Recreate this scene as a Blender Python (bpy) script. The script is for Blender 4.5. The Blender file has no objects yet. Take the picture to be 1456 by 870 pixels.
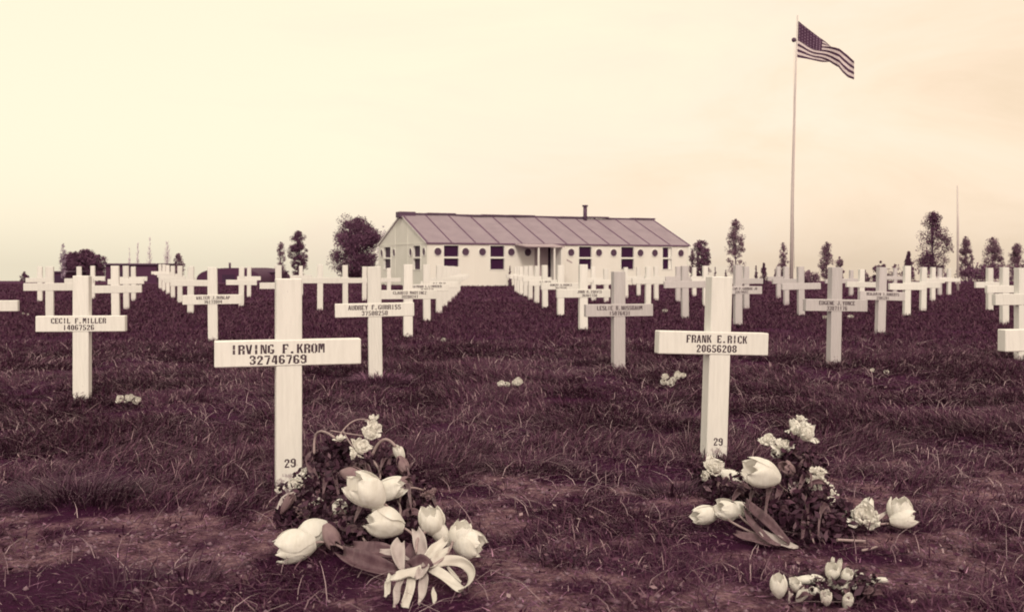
import bpy, bmesh, math, random
import numpy as np
from mathutils import Vector, Matrix, Euler
random.seed(7); rng = np.random.default_rng(7)
R = math.radians
scene = bpy.context.scene
COL = scene.collection
# ---------------------------------------------------------------- terrain
def vnoise(x, y, seed=0):
    x = np.asarray(x, float); y = np.asarray(y, float)
    xi = np.floor(x).astype(np.int64); yi = np.floor(y).astype(np.int64)
    fx = x-xi; fy = y-yi
    fx = fx*fx*(3-2*fx); fy = fy*fy*(3-2*fy)
    def h(a, b):
        n = (a*374761393 + b*668265263 + seed*974634777) & 0xffffffff
        n = ((n ^ (n >> 13))*1274126177) & 0xffffffff
        return ((n ^ (n >> 16)) & 0xffff)/65535.0
    return (h(xi, yi)*(1-fx)+h(xi+1, yi)*fx)*(1-fy) + (h(xi, yi+1)*(1-fx)+h(xi+1, yi+1)*fx)*fy
def fbm(x, y, s, seed=0, o=3):
    t = 0; a = 1; n = 0
    for k in range(o):
        t = t + a*vnoise(np.asarray(x)*s*2**k+17.3*k, np.asarray(y)*s*2**k-9.1*k, seed+k); n += a; a *= .5
    return t/n
def sstep(a, b, x):
    t = np.clip((np.asarray(x, float)-a)/(b-a), 0, 1); return t*t*(3-2*t)
def zbase(y):
    y = np.asarray(y, float)
    return .09*sstep(6, 16, y) - .0142*np.maximum(y-47, 0)**1.0*sstep(47, 60, y)
def zground(x, y):
    x = np.asarray(x, float); y = np.asarray(y, float)
    near = 1-sstep(20, 45, np.abs(y))
    return zbase(y) + near*((fbm(x, y, 1.1, 5)-.5)*.055 + (fbm(x, y, 5.0, 9)-.5)*.03*(1-sstep(8, 14, np.abs(y))))
def bare(x, y):
    "0 = thick grass, 1 = bare trodden soil"
    x = np.asarray(x, float); y = np.asarray(y, float)
    n = .55*fbm(x, y, 1.5, 21, 4)+.45*fbm(x, y, 5.5, 27, 3)
    left = np.exp(-((x+1.35)/.75)**2-((y-4.0)/.6)**2)
    return sstep(.53, .63, n + .085*(1-sstep(3.2, 5.4, y)) - .22*sstep(5.0, 6.8, y) + .09*left)
F = 1500.0; YH = 378.0; EYE = 1.0
def P(px, py, z=None, d=None):
    """a point of the place, from photograph measures: standing at height z (or at distance d)"""
    if d is None: d = F*(EYE-z)/(py-YH)
    return Vector(((px-728)/F*d, d, EYE-(py-YH)/F*d))
def G(px, py):
    "the ground point seen at px, py"
    d = 6.0
    for _ in range(40):
        d = .5*d + .5*F*(EYE-float(zbase(d)))/(py-YH)
    x = (px-728)/F*d
    return Vector((x, d, float(zbase(d))))
# ---------------------------------------------------------------- materials
def mat(name, col, rough=.8, var=.0, vscale=8.0, col2=None, bump=0.0, bscale=60.0, trans=0.0, island=None, spec=.3, stretch=None):
    m = bpy.data.materials.new(name); m.use_nodes = True
    nt = m.node_tree; b = nt.nodes['Principled BSDF']
    b.inputs['Roughness'].default_value = rough
    b.inputs['Specular IOR Level'].default_value = spec
    b.inputs['Base Color'].default_value = (*col, 1)
    tc = nt.nodes.new('ShaderNodeTexCoord')
    vec = tc.outputs['Object']
    if stretch:
        mp = nt.nodes.new('ShaderNodeMapping'); mp.inputs['Scale'].default_value = stretch
        nt.links.new(vec, mp.inputs[0]); vec = mp.outputs[0]
    if island:
        g = nt.nodes.new('ShaderNodeNewGeometry'); r = nt.nodes.new('ShaderNodeValToRGB')
        els = r.color_ramp.elements
        els[0].position = island[0][0]; els[0].color = (*island[0][1], 1)
        els[1].position = island[-1][0]; els[1].color = (*island[-1][1], 1)
        for p, c in island[1:-1]:
            e = els.new(p); e.color = (*c, 1)
        nt.links.new(g.outputs['Random Per Island'], r.inputs[0]); nt.links.new(r.outputs[0], b.inputs['Base Color'])
    elif col2:
        n = nt.nodes.new('ShaderNodeTexNoise'); n.inputs['Scale'].default_value = vscale
        n.inputs['Detail'].default_value = 6; n.inputs['Roughness'].default_value = .65
        nt.links.new(vec, n.inputs['Vector'])
        mr = nt.nodes.new('ShaderNodeMapRange'); mr.inputs[1].default_value = .5-var; mr.inputs[2].default_value = .5+var
        nt.links.new(n.outputs[0], mr.inputs[0])
        mx = nt.nodes.new('ShaderNodeMix'); mx.data_type = 'RGBA'
        mx.inputs[6].default_value = (*col, 1); mx.inputs[7].default_value = (*col2, 1)
        nt.links.new(mr.outputs[0], mx.inputs[0]); nt.links.new(mx.outputs[2], b.inputs['Base Color'])
    if bump:
        n2 = nt.nodes.new('ShaderNodeTexNoise'); n2.inputs['Scale'].default_value = bscale; n2.inputs['Detail'].default_value = 5
        nt.links.new(vec, n2.inputs['Vector'])
        bp = nt.nodes.new('ShaderNodeBump'); bp.inputs['Strength'].default_value = bump; bp.inputs['Distance'].default_value = .01
        nt.links.new(n2.outputs[0], bp.inputs['Height']); nt.links.new(bp.outputs[0], b.inputs['Normal'])
    if trans:
        t = nt.nodes.new('ShaderNodeBsdfTranslucent'); ms = nt.nodes.new('ShaderNodeMixShader'); ms.inputs[0].default_value = trans
        out = [x for x in nt.nodes if x.type == 'OUTPUT_MATERIAL'][0]
        src = b.inputs['Base Color'].links[0].from_socket if b.inputs['Base Color'].links else None
        if src: nt.links.new(src, t.inputs[0])
        else: t.inputs[0].default_value = (*col, 1)
        nt.links.new(b.outputs[0], ms.inputs[1]); nt.links.new(t.outputs[0], ms.inputs[2]); nt.links.new(ms.outputs[0], out.inputs[0])
    return m
M = {}
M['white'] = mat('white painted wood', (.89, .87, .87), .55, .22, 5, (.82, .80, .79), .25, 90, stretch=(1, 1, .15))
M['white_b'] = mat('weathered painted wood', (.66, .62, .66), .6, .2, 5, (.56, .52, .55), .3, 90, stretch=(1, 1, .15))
def weather(m, lo, mud):
    nt = m.node_tree; b = nt.nodes['Principled BSDF']; src = b.inputs['Base Color'].links[0].from_socket
    tc = nt.nodes.new('ShaderNodeTexCoord'); oi = nt.nodes.new('ShaderNodeObjectInfo')
    r = nt.nodes.new('ShaderNodeMapRange'); r.inputs[3].default_value = lo; r.inputs[4].default_value = 1; nt.links.new(oi.outputs['Random'], r.inputs[0])
    mp = nt.nodes.new('ShaderNodeMapping'); mp.inputs['Scale'].default_value = (60, 60, 5); nt.links.new(tc.outputs['Object'], mp.inputs[0])
    g = nt.nodes.new('ShaderNodeTexNoise'); g.inputs['Scale'].default_value = 1; g.inputs['Detail'].default_value = 6; nt.links.new(mp.outputs[0], g.inputs['Vector'])
    gr_ = nt.nodes.new('ShaderNodeMapRange'); gr_.inputs[1].default_value = .35; gr_.inputs[2].default_value = .6; gr_.inputs[3].default_value = .93; gr_.inputs[4].default_value = 1; nt.links.new(g.outputs[0], gr_.inputs[0])
    mu = nt.nodes.new('ShaderNodeMath'); mu.operation = 'MULTIPLY'; nt.links.new(r.outputs[0], mu.inputs[0]); nt.links.new(gr_.outputs[0], mu.inputs[1])
    vm = nt.nodes.new('ShaderNodeVectorMath'); vm.operation = 'SCALE'; nt.links.new(src, vm.inputs[0]); nt.links.new(mu.outputs[0], vm.inputs['Scale'])
    # splashed mud and stains: blotches with edges of their own
    sp = nt.nodes.new('ShaderNodeSeparateXYZ'); nt.links.new(tc.outputs['Object'], sp.inputs[0])
    zr = nt.nodes.new('ShaderNodeMapRange'); zr.inputs[1].default_value = .0; zr.inputs[2].default_value = .16; zr.inputs[3].default_value = .30; zr.inputs[4].default_value = -.02; nt.links.new(sp.outputs[2], zr.inputs[0])
    n = nt.nodes.new('ShaderNodeTexNoise'); n.inputs['Scale'].default_value = 38; n.inputs['Detail'].default_value = 7; n.inputs['Roughness'].default_value = .7
    add = nt.nodes.new('ShaderNodeVectorMath'); add.operation = 'ADD'; nt.links.new(tc.outputs['Object'], add.inputs[0]); nt.links.new(oi.outputs['Random'], add.inputs[1]); nt.links.new(add.outputs[0], n.inputs['Vector'])
    ad = nt.nodes.new('ShaderNodeMath'); ad.operation = 'ADD'; nt.links.new(zr.outputs[0], ad.inputs[0]); nt.links.new(n.outputs[0], ad.inputs[1])
    th = nt.nodes.new('ShaderNodeMapRange'); th.inputs[1].default_value = .66; th.inputs[2].default_value = .78; nt.links.new(ad.outputs[0], th.inputs[0])
    mm = nt.nodes.new('ShaderNodeMath'); mm.operation = 'MULTIPLY'; mm.inputs[1].default_value = mud; nt.links.new(th.outputs[0], mm.inputs[0])
    mx = nt.nodes.new('ShaderNodeMix'); mx.data_type = 'RGBA'; mx.inputs[7].default_value = (.22, .14, .19, 1)
    nt.links.new(mm.outputs[0], mx.inputs[0]); nt.links.new(vm.outputs[0], mx.inputs[6]); nt.links.new(mx.outputs[2], b.inputs['Base Color'])
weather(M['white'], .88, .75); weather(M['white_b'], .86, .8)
M['ink'] = mat('stencil ink', (.025, .010, .026), .7, .18, 45, (.13, .09, .11))
M['petal'] = mat('white petal', (.93, .91, .90), .75, .2, 45, (.80, .77, .73), .5, 70, trans=.25, stretch=(1, .5, .4), spec=.12)
M['petal_dull'] = mat('closed bud', (.36, .26, .28), .6, .25, 20, (.20, .12, .15), .3, 60, trans=.15, spec=.15)
M['clod'] = mat('soil clods', (0.117, 0.063, 0.102), .95, .2, 30, (0.270, 0.180, 0.230))
M['leaf'] = mat('tulip leaf', (.22, .135, .165), .45, .22, 30, (.085, .04, .062), .5, 60, trans=.12, spec=.4, stretch=(1, 1, .35))
M['leaf_pale'] = mat('pale leaf', (.62, .57, .57), .6, .25, 14, (.42, .34, .36), .25, 50, trans=.15, spec=.4)
M['ribbon'] = mat('ribbon', (.78, .75, .72), .45, .2, 12, (.62, .57, .55), .15, 60, trans=.15)
M['stem'] = mat('stem', (.42, .33, .34), .5, .25, 30, (.26, .18, .20))
M['filler'] = mat('filler foliage', (0.106, 0.026, 0.096), .6, island=[(0, (.028, .008, .022)), (.6, (.048, .016, .037)), (.93, (.08, .032, .06)), (1, (.2, .12, .16))])  # leaf colours pushed near black for the shade inside the bouquets
M['wall'] = mat('white hut boards', (.83, .81, .79), .6, .25, 1.2, (.76, .74, .71), .15, 30, stretch=(1, 1, .3))
M['gable'] = mat('gable boards', (.80, .79, .76), .65, .25, 1.2, (.70, .70, .66), .15, 30)
M['trim'] = mat('white trim', (.80, .79, .78), .5)
M['roof'] = mat('roofing felt', (.34, .275, .33), .85, .22, 1.4, (.265, .21, .26), .3, 20)
M['seam'] = mat('tarred seam', (.14, .075, .14), .85)
M['dark'] = mat('dark iron', (.08, .04, .085), .6, .2, 6, (.12, .07, .12))
M['glass'] = mat('dark window glass', (0.039, 0.010, 0.045), .45, spec=.15)
M['vent'] = mat('round pane', (.07, .034, .07), .5, .25, 4, (.11, .065, .11), spec=.2)
M['door'] = mat('grey door', (.46, .38, .42), .7, .2, 3, (.38, .30, .34))
M['pole'] = mat('painted pole', (.58, .50, .52), .5, .2, 3, (.64, .57, .57))
M['bark'] = mat('bark', (0.120, 0.056, 0.120), .9, .25, 6, (0.080, 0.036, 0.080))
M['bark_hazed'] = mat('twigs paled by haze', (.62, .52, .62), .9)  # bare twigs lightened in colour to imitate glare and haze
M['crown'] = mat('dark foliage', (0.091, 0.038, 0.099), .8, island=[(0, (0.098, 0.039, 0.087)), (.7, (0.156, 0.067, 0.135)), (1, (0.260, 0.132, 0.222))], trans=.25)  # leaf colours lifted slightly in place of distance haze
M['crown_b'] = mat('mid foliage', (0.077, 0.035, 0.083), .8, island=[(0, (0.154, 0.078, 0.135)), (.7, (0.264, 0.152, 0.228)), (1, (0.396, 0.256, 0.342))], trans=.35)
M['crown_hazed'] = mat('foliage paled by haze', (.3, .2, .3), .8, island=[(0, (.34, .25, .36)), (1, (.55, .45, .58))], trans=.25)  # haze over the faint trees is put into these light leaf colours
M['shed'] = mat('tarred shed', (0.085, 0.029, 0.075), .85, .25, .6, (0.065, 0.022, 0.060), .2, 3)
M['blade'] = mat('grass blades', (0.106, 0.026, 0.096), .55, island=[(0, (.046, .012, .035)), (.5, (.074, .024, .056)), (.84, (.118, .052, .090)), (.95, (.23, .135, .175)), (1, (.42, .31, .34))], trans=.1, spec=.10)
M['blade_far'] = mat('far grass blades', (0.106, 0.026, 0.096), .6, island=[(0, (.052, .0145, .040)), (.6, (.074, .026, .058)), (1, (.14, .07, .105))], trans=.1, spec=.08)
M['blade_light'] = mat('long light blades', (0.315, 0.144, 0.300), .55, island=[(0, (.09, .042, .07)), (.5, (.19, .115, .15)), (1, (.44, .33, .37))], trans=.12, spec=.15)
M['blade_dark'] = mat('dark weed blades', (0.106, 0.026, 0.096), .55, island=[(0, (.042, .011, .034)), (.7, (.07, .024, .055)), (1, (.15, .08, .12))], trans=.1)
M['straw'] = mat('dead grass litter', (0.336, 0.156, 0.315), .8, island=[(0, (0.076, 0.025, 0.062)), (.5, (0.141, 0.055, 0.119)), (.85, (0.262, 0.116, 0.217)), (1, (0.484, 0.253, 0.397))])
M['flag_dark'] = mat('flag dark', (.055, .020, .055), .8, .3, 3, (.075, .03, .075), trans=.1)
M['flag_light'] = mat('flag light', (.80, .70, .74), .8, trans=.35)
M['star'] = mat('flag star', (.26, .17, .26), .8)
M['hole'] = mat('doorway dark', (.05, .022, .055), .9)
# ground material: soil where bare, matted thatch elsewhere
gm = bpy.data.materials.new('ground'); gm.use_nodes = True; nt = gm.node_tree; b = nt.nodes['Principled BSDF']
b.inputs['Roughness'].default_value = .95; b.inputs['Specular IOR Level'].default_value = .1
tc = nt.nodes.new('ShaderNodeTexCoord'); at_ = nt.nodes.new('ShaderNodeAttribute'); at_.attribute_name = 'bare'
def noise(s, det=8, rough=.65, dist=0, stretch=None):
    n = nt.nodes.new('ShaderNodeTexNoise'); n.inputs['Scale'].default_value = s; n.inputs['Detail'].default_value = det
    n.inputs['Roughness'].default_value = rough; n.inputs['Distortion'].default_value = dist
    src = tc.outputs['Object']
    if stretch:
        mp = nt.nodes.new('ShaderNodeMapping'); mp.inputs['Scale'].default_value = stretch
        nt.links.new(src, mp.inputs[0]); src = mp.outputs[0]
    nt.links.new(src, n.inputs['Vector']); return n
def ramp(fac, stops):
    r = nt.nodes.new('ShaderNodeValToRGB'); e = r.color_ramp.elements
    e[0].position = stops[0][0]; e[0].color = (*stops[0][1], 1); e[1].position = stops[-1][0]; e[1].color = (*stops[-1][1], 1)
    for p, c in stops[1:-1]:
        q = e.new(p); q.color = (*c, 1)
    nt.links.new(fac, r.inputs[0]); return r
n1 = noise(7, 10, .7, .2); n2 = noise(38, 8, .7, .4); n3 = noise(.35, 4)
n1b = noise(70, 8, .75, 0); ad = nt.nodes.new('ShaderNodeMath'); ad.operation = 'MULTIPLY_ADD'; ad.inputs[1].default_value = .45; nt.links.new(n1b.outputs[0], ad.inputs[0])
sc_ = nt.nodes.new('ShaderNodeMath'); sc_.operation = 'MULTIPLY'; sc_.inputs[1].default_value = .55; nt.links.new(n1.outputs[0], sc_.inputs[0]); nt.links.new(sc_.outputs[0], ad.inputs[2])
soil = ramp(ad.outputs[0], [(.40, (0.056, 0.018, 0.039)), (.46, (0.119, 0.050, 0.084)), (.52, (0.255, 0.134, 0.178)), (.60, (0.460, 0.282, 0.323))])
gr = ramp(n2.outputs[0], [(.35, (0.045, 0.007, 0.036)), (.55, (0.069, 0.013, 0.056)), (.72, (0.117, 0.029, 0.096))])
mx = nt.nodes.new('ShaderNodeMix'); mx.data_type = 'RGBA'
nt.links.new(at_.outputs['Fac'], mx.inputs[0]); nt.links.new(gr.outputs[0], mx.inputs[6]); nt.links.new(soil.outputs[0], mx.inputs[7])
nt.links.new(mx.outputs[2], b.inputs['Base Color'])
bp = nt.nodes.new('ShaderNodeBump'); bp.inputs['Strength'].default_value = 1.0; bp.inputs['Distance'].default_value = .03
n4 = noise(34, 10, .8, .1); nt.links.new(n4.outputs[0], bp.inputs['Height']); nt.links.new(bp.outputs[0], b.inputs['Normal'])
M['ground'] = gm
# ---------------------------------------------------------------- object helpers
def tag(o, label=None, cat=None, group=None, kind=None):
    if label: o['label'] = label
    if cat: o['category'] = cat
    if group: o['group'] = group
    if kind: o['kind'] = kind
    return o
def empty(name, loc=(0, 0, 0), rz=0):
    o = bpy.data.objects.new(name, None); COL.objects.link(o); o.location = loc; o.rotation_euler = (0, 0, rz)
    o.empty_display_size = .1; return o
def link(name, me, parent=None, mats=None, smooth=False):
    o = bpy.data.objects.new(name, me); COL.objects.link(o)
    if parent: o.parent = parent
    for m in (mats or []): me.materials.append(m)
    if smooth: me.polygons.foreach_set('use_smooth', [True]*len(me.polygons))
    return o
class MB:
    def __init__(s): s.bm = bmesh.new()
    def box(s, c, size, mi=0, rot=None, bev=0):
        r = bmesh.ops.create_cube(s.bm, size=1)
        vs = r['verts']
        bmesh.ops.scale(s.bm, vec=size, verts=vs)
        fs = list({f for v in vs for f in v.link_faces})
        for f in fs: f.material_index = mi
        if bev:
            es = list({e for v in vs for e in v.link_edges})
            g = bmesh.ops.bevel(s.bm, geom=es, offset=bev, segments=1, affect='EDGES')
            vs = list({v for f in g['faces'] for v in f.verts} | {v for v in vs if v.is_valid})
            for f in g['faces']: f.material_index = mi
        if rot: bmesh.ops.rotate(s.bm, cent=(0, 0, 0), matrix=rot, verts=vs)
        bmesh.ops.translate(s.bm, vec=c, verts=vs); return s
    def bx(s, x0, x1, y0, y1, z0, z1, mi=0, bev=0):
        return s.box(((x0+x1)/2, (y0+y1)/2, (z0+z1)/2), (abs(x1-x0), abs(y1-y0), abs(z1-z0)), mi, None, bev)
    def poly(s, pts, mi=0):
        f = s.bm.faces.new([s.bm.verts.new(p) for p in pts]); f.material_index = mi; return f
    def prism(s, pts, off, mi=0):
        off = Vector(off); a = [s.bm.verts.new(p) for p in pts]; c = [s.bm.verts.new(Vector(p)+off) for p in pts]
        n = len(pts); fs = [s.bm.faces.new(a), s.bm.faces.new(c[::-1])]
        for i in range(n): fs.append(s.bm.faces.new((a[i], c[i], c[(i+1) % n], a[(i+1) % n])))
        for f in fs: f.material_index = mi
        return s
    def tube(s, pts, r, n=7, mi=0):
        pts = [Vector(p) for p in pts]; k = len(pts)
        if not hasattr(r, '__len__'): r = [r]*k
        rings = []
        for i, p in enumerate(pts):
            t = (pts[min(i+1, k-1)]-pts[max(i-1, 0)]).normalized()
            u = t.orthogonal().normalized() if i == 0 else (rings_u - t*rings_u.dot(t)).normalized()
            rings_u = u; w = t.cross(u)
            rings.append([s.bm.verts.new(p+(u*math.cos(a)+w*math.sin(a))*r[i]) for a in [2*math.pi*j/n for j in range(n)]])
        for i in range(k-1):
            for j in range(n):
                f = s.bm.faces.new((rings[i][j], rings[i][(j+1) % n], rings[i+1][(j+1) % n], rings[i+1][j])); f.material_index = mi; f.smooth = True
        s.bm.faces.new(rings[0][::-1]).material_index = mi; s.bm.faces.new(rings[-1]).material_index = mi
        return s
    def grid(s, rows, mi=0):
        vs = [[s.bm.verts.new(p) for p in r] for r in rows]
        for i in range(len(vs)-1):
            for j in range(len(vs[0])-1):
                f = s.bm.faces.new((vs[i][j], vs[i][j+1], vs[i+1][j+1], vs[i+1][j])); f.material_index = mi; f.smooth = True
        return s
    def build(s, name, mats, parent=None):
        s.bm.normal_update()
        me = bpy.data.meshes.new(name); s.bm.to_mesh(me); s.bm.free()
        if not isinstance(mats, (list, tuple)): mats = [mats]
        return link(name, me, parent, mats)
def np_mesh(name, verts, loops, starts, totals, mats, parent=None, mi=None):
    me = bpy.data.meshes.new(name)
    me.vertices.add(len(verts)); me.vertices.foreach_set('co', np.asarray(verts, np.float32).ravel())
    me.loops.add(len(loops)); me.loops.foreach_set('vertex_index', np.asarray(loops, np.int32))
    me.polygons.add(len(starts)); me.polygons.foreach_set('loop_start', np.asarray(starts, np.int32))
    me.polygons.foreach_set('loop_total', np.asarray(totals, np.int32))
    if mi is not None: me.polygons.foreach_set('material_index', np.asarray(mi, np.int32))
    me.update(calc_edges=True)
    return link(name, me, parent, mats)
# ---------------------------------------------------------------- ground sheet
def build_ground():
    ys = np.concatenate([-np.geomspace(400, 2, 26), np.arange(-1.5, 2.4, .25), np.arange(2.4, 7, .04), np.arange(7, 14, .09), np.arange(14, 30, .3), np.geomspace(30, 3000, 90)])
    xh = np.concatenate([np.arange(0, 3.2, .045), np.arange(3.2, 8, .12), np.arange(8, 20, .5), np.geomspace(20, 2500, 50)])
    xs = np.concatenate([-xh[:0:-1], xh])
    X, Y = np.meshgrid(xs, ys); Z = zground(X, Y)
    Z = Z - 0.10*sstep(0, 1, 0)  # level datum
    Bv = bare(X, Y)*(1-sstep(9, 14, np.abs(Y)))
    Z = Z + Bv*(fbm(X, Y, 14, 31, 3)-.5)*.02*(1-sstep(7, 10, np.abs(Y)))
    nx, ny = len(xs), len(ys)
    V = np.stack([X, Y, Z], -1).reshape(-1, 3)
    i, j = np.meshgrid(np.arange(ny-1), np.arange(nx-1), indexing='ij'); a = (i*nx+j).ravel()
    L = np.stack([a, a+1, a+nx+1, a+nx], -1).ravel(); n = len(a)
    o = np_mesh('ground', V, L, np.arange(n)*4, np.full(n, 4), [M['ground']])
    o.data.polygons.foreach_set('use_smooth', [True]*n)
    at = o.data.attributes.new('bare', 'FLOAT', 'POINT'); at.data.foreach_set('value', Bv.ravel().astype(np.float32))
    tag(o, kind='structure')
build_ground()
# ---------------------------------------------------------------- grass
def blades(name, x, y, h, w, lean, curl, mat_, label, up=1.0, z=None, az=None):
    n = len(x); z = zground(x, y)-.006 if z is None else z
    az = rng.uniform(0, 2*np.pi, n) if az is None else az
    wa = az+np.pi/2+rng.normal(0, .5, n)
    ts = [0, .38, .74, 1.0]; ws = [1, .9, .6, 0]
    V = np.zeros((n, 7, 3))
    k = 0
    for t, q in zip(ts, ws):
        hx = h*(lean*t+curl*t*t)
        cx = x+np.cos(az)*hx; cy = y+np.sin(az)*hx
        cz = z+h*up*(t-(.22+.38*np.clip(curl, 0, 1.4))*t*t)
        if q:
            for sgn in (-1, 1):
                V[:, k, 0] = cx+sgn*np.cos(wa)*w*q*.5; V[:, k, 1] = cy+sgn*np.sin(wa)*w*q*.5; V[:, k, 2] = cz; k += 1
        else:
            V[:, k, 0] = cx; V[:, k, 1] = cy; V[:, k, 2] = cz
    base = np.arange(n)*7
    pat = np.array([0, 1, 3, 2, 2, 3, 5, 4, 4, 5, 6])
    L = (base[:, None]+pat[None, :]).ravel()
    lb = np.arange(n)*11
    st = np.stack([lb, lb+4, lb+8], -1).ravel(); tt = np.tile([4, 4, 3], n)
    o = np_mesh(name, V.reshape(-1, 3), L, st, tt, [mat_])
    tag(o, label, 'grass', kind='stuff'); return o
def scatter(n, y0, y1, half=.62, pad=.7, p=1.0):
    "random points of the field, denser near"
    u = rng.uniform(0, 1, n); y = (y0**(2-p)+u*(y1**(2-p)-y0**(2-p)))**(1/(2-p))
    x = rng.uniform(-1, 1, n)*(half*y+pad); return x, y
def field():
    # thick near grass, in clumps
    x, y = scatter(430000, 2.2, 12, p=1.0)
    cl = fbm(x, y, 2.6, 41, 3)
    den = (1-.88*bare(x, y))*sstep(.28, .6, cl+.12)
    den = den*(.62+.38*sstep(3.4, 5.4, y))
    k = rng.uniform(0, 1, len(x)) < den; x, y, cl = x[k], y[k], cl[k]; n = len(x)
    h = (.03+.085*rng.beta(2, 2.6, n))*(.5+1.15*sstep(.35, .7, cl))*(.55+.45*sstep(3.6, 6, y)); w = .0028+.0032*rng.random(n)+.0006*(y-4).clip(0)
    flow = fbm(x, y, .9, 71, 2)*9
    az = flow+rng.normal(0, 1.1, n)
    blades('meadow_grass', x, y, h, w, np.abs(rng.normal(.25, .45, n)), np.abs(rng.normal(.55, .55, n)), M['blade'], 'rough tangled grass covering the near part of the cemetery field', az=az)
    x, y = scatter(20000, 2.4, 13, p=1.0)
    b_ = bare(x, y); k = rng.uniform(0, 1, len(x)) < (1-.75*b_)*(.35+.65*sstep(3.6, 5.5, y))*sstep(.3, .6, fbm(x, y, 1.7, 47, 3)+.05); x, y = x[k], y[k]; n = len(x)
    h = .07+.13*rng.beta(2, 3, n); w = .0022+.0020*rng.random(n)+.0005*(y-4).clip(0)
    blades('meadow_grass', x, y, h, w, np.abs(rng.normal(.35, .4, n)), np.abs(rng.normal(1.0, .45, n)), M['blade_light'], 'long pale arching blades standing out of the rough grass')
    x, y = scatter(170000, 11, 26, half=.6, pad=1, p=1.0)
    cl = fbm(x, y, 1.6, 43, 3)
    k = rng.uniform(0, 1, len(x)) < sstep(.2, .55, cl+.1); x, y, cl = x[k], y[k], cl[k]; n = len(x)
    h = (.04+.09*rng.beta(2, 2.6, n))*(.6+.8*cl); w = .008+.0011*(y-11)+.006*rng.random(n)
    blades('meadow_grass', x, y, h, w, rng.normal(0, .5, n), np.abs(rng.normal(.5, .4, n)), M['blade_far'], 'rough grass between the rows of crosses farther back')
    x, y = scatter(90000, 25, 62, half=.62, pad=3, p=1.1)
    n = len(x); h = (.04+.10*rng.beta(2, 3, n)); w = .022+.025*rng.random(n)
    blades('meadow_grass', x, y, h, w, rng.normal(0, .5, n), np.abs(rng.normal(.5, .4, n)), M['blade_far'], 'distant grass reaching to the long white hut')
    # soil clods and crumbs
    x, y = scatter(26000, 2.3, 8, p=.9); b_ = bare(x, y); k = rng.uniform(0, 1, len(x)) < .06+.8*b_; x, y = x[k], y[k]; n = len(x)
    sz = .003+.011*rng.random(n)**3; z = zground(x, y)
    oc = np.array([[1, 0, 0], [0, 1, 0], [-1, 0, 0], [0, -1, 0], [0, 0, .8], [0, 0, -.8]], float)
    V = oc[None]*(.6+.8*rng.random((n, 6, 1)))*sz[:, None, None]; V += np.stack([x, y, z+sz*.2], -1)[:, None]
    fc = np.array([0, 1, 4, 1, 2, 4, 2, 3, 4, 3, 0, 4, 1, 0, 5, 2, 1, 5, 3, 2, 5, 0, 3, 5])
    o = np_mesh('soil_crumbs', V.reshape(-1, 3), ((np.arange(n)*6)[:, None]+fc[None]).ravel(), np.arange(n*8)*3, np.full(n*8, 3), [M['clod']]); tag(o, 'small clods and crumbs of dry soil in the trodden foreground', 'soil', kind='stuff')
    # low broad-leaved weeds
    x, y = scatter(30000, 2.3, 9, p=.9); k = rng.uniform(0, 1, len(x)) < sstep(.45, .62, fbm(x, y, 3.1, 61, 3)); x, y = x[k], y[k]; n = len(x)
    c = np.stack([x, y, zground(x, y)+.004+.03*rng.random(n)], -1); a = rng.normal(0, 1, (n, 3)); a[:, 2] *= .4; a /= np.linalg.norm(a, axis=1)[:, None]
    q = np.cross(a, np.stack([rng.normal(0, .35, n), rng.normal(0, .35, n), np.ones(n)], -1)); s_ = (.006+.010*rng.random(n))[:, None]
    V = np.stack([c-a*s_, c-q*s_*.5, c+a*s_, c+q*s_*.5], 1).reshape(-1, 3)
    o = np_mesh('low_weeds', V, np.arange(n*4), np.arange(n)*4, np.full(n, 4), [M['blade']]); tag(o, 'low broad leaved weeds creeping over the near ground', 'weeds', kind='stuff')
    # longer blades round the feet of the crosses
    X, Y = [], []
    for (px, pb, q_) in [(410, 692, 260), (1014, 659, 260), (117, 573, 300), (534, 545, 300), (879, 527, 300), (1185, 522, 320), (303, 489, 240), (580, 483, 160), (829, 474, 360), (1049, 466, 320), (1251, 478, 260), (974, 456, 200), (797, 452, 120), (607, 459, 100), (271, 448, 160), (1139, 451, 160), (1289, 452, 160)]:
        g = G(px, pb); X.append(g.x+rng.normal(0, .09, q_)); Y.append(g.y-.05+rng.normal(0, .07, q_))
    x = np.concatenate(X); y = np.concatenate(Y); n = len(x); h = .05+.12*rng.beta(2, 3, n)
    blades('meadow_grass', x, y, h, .003+.0006*y, np.abs(rng.normal(.2, .4, n)), np.abs(rng.normal(.7, .5, n)), M['blade'], 'uncut grass left standing round the feet of the crosses')
    # flattened dead litter on the trodden soil
    x, y = scatter(110000, 2.2, 9, p=.9)
    b_ = bare(x, y); k = rng.uniform(0, 1, len(x)) < .12+.75*b_; x, y = x[k], y[k]; n = len(x)
    h = .02+.06*rng.random(n)**2; w = .0018+.0032*rng.random(n)**2
    blades('dead_grass', x, y, h, w, rng.uniform(.7, 1.1, n), rng.normal(0, .25, n), M['straw'], 'flattened dead grass and straw lying on the trodden soil', up=.16, z=zground(x, y)+.001)
field()
def tuft(px, py, n, rad, hmin, hmax, m, label, name='grass_tuft', w=.0045, lean=.35, curl=.5, xs=1.0):
    c = G(px, py); a = rng.uniform(0, 2*np.pi, n); r = rad*np.sqrt(rng.random(n))
    x = c.x+np.cos(a)*r*xs; y = c.y+np.sin(a)*r*.8
    h = rng.uniform(hmin, hmax, n)*(1-.5*(r/rad)**2)
    o = blades(name, x, y, h, w*rng.uniform(.6, 1.3, n), np.abs(rng.normal(lean, .3, n)), np.abs(rng.normal(curl, .4, n)), m, label, az=a+rng.normal(0, .7, n))
    del o['kind']; tag(o, label, 'grass tuft', 'coarse grass tufts in the trodden foreground'); return o
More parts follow.
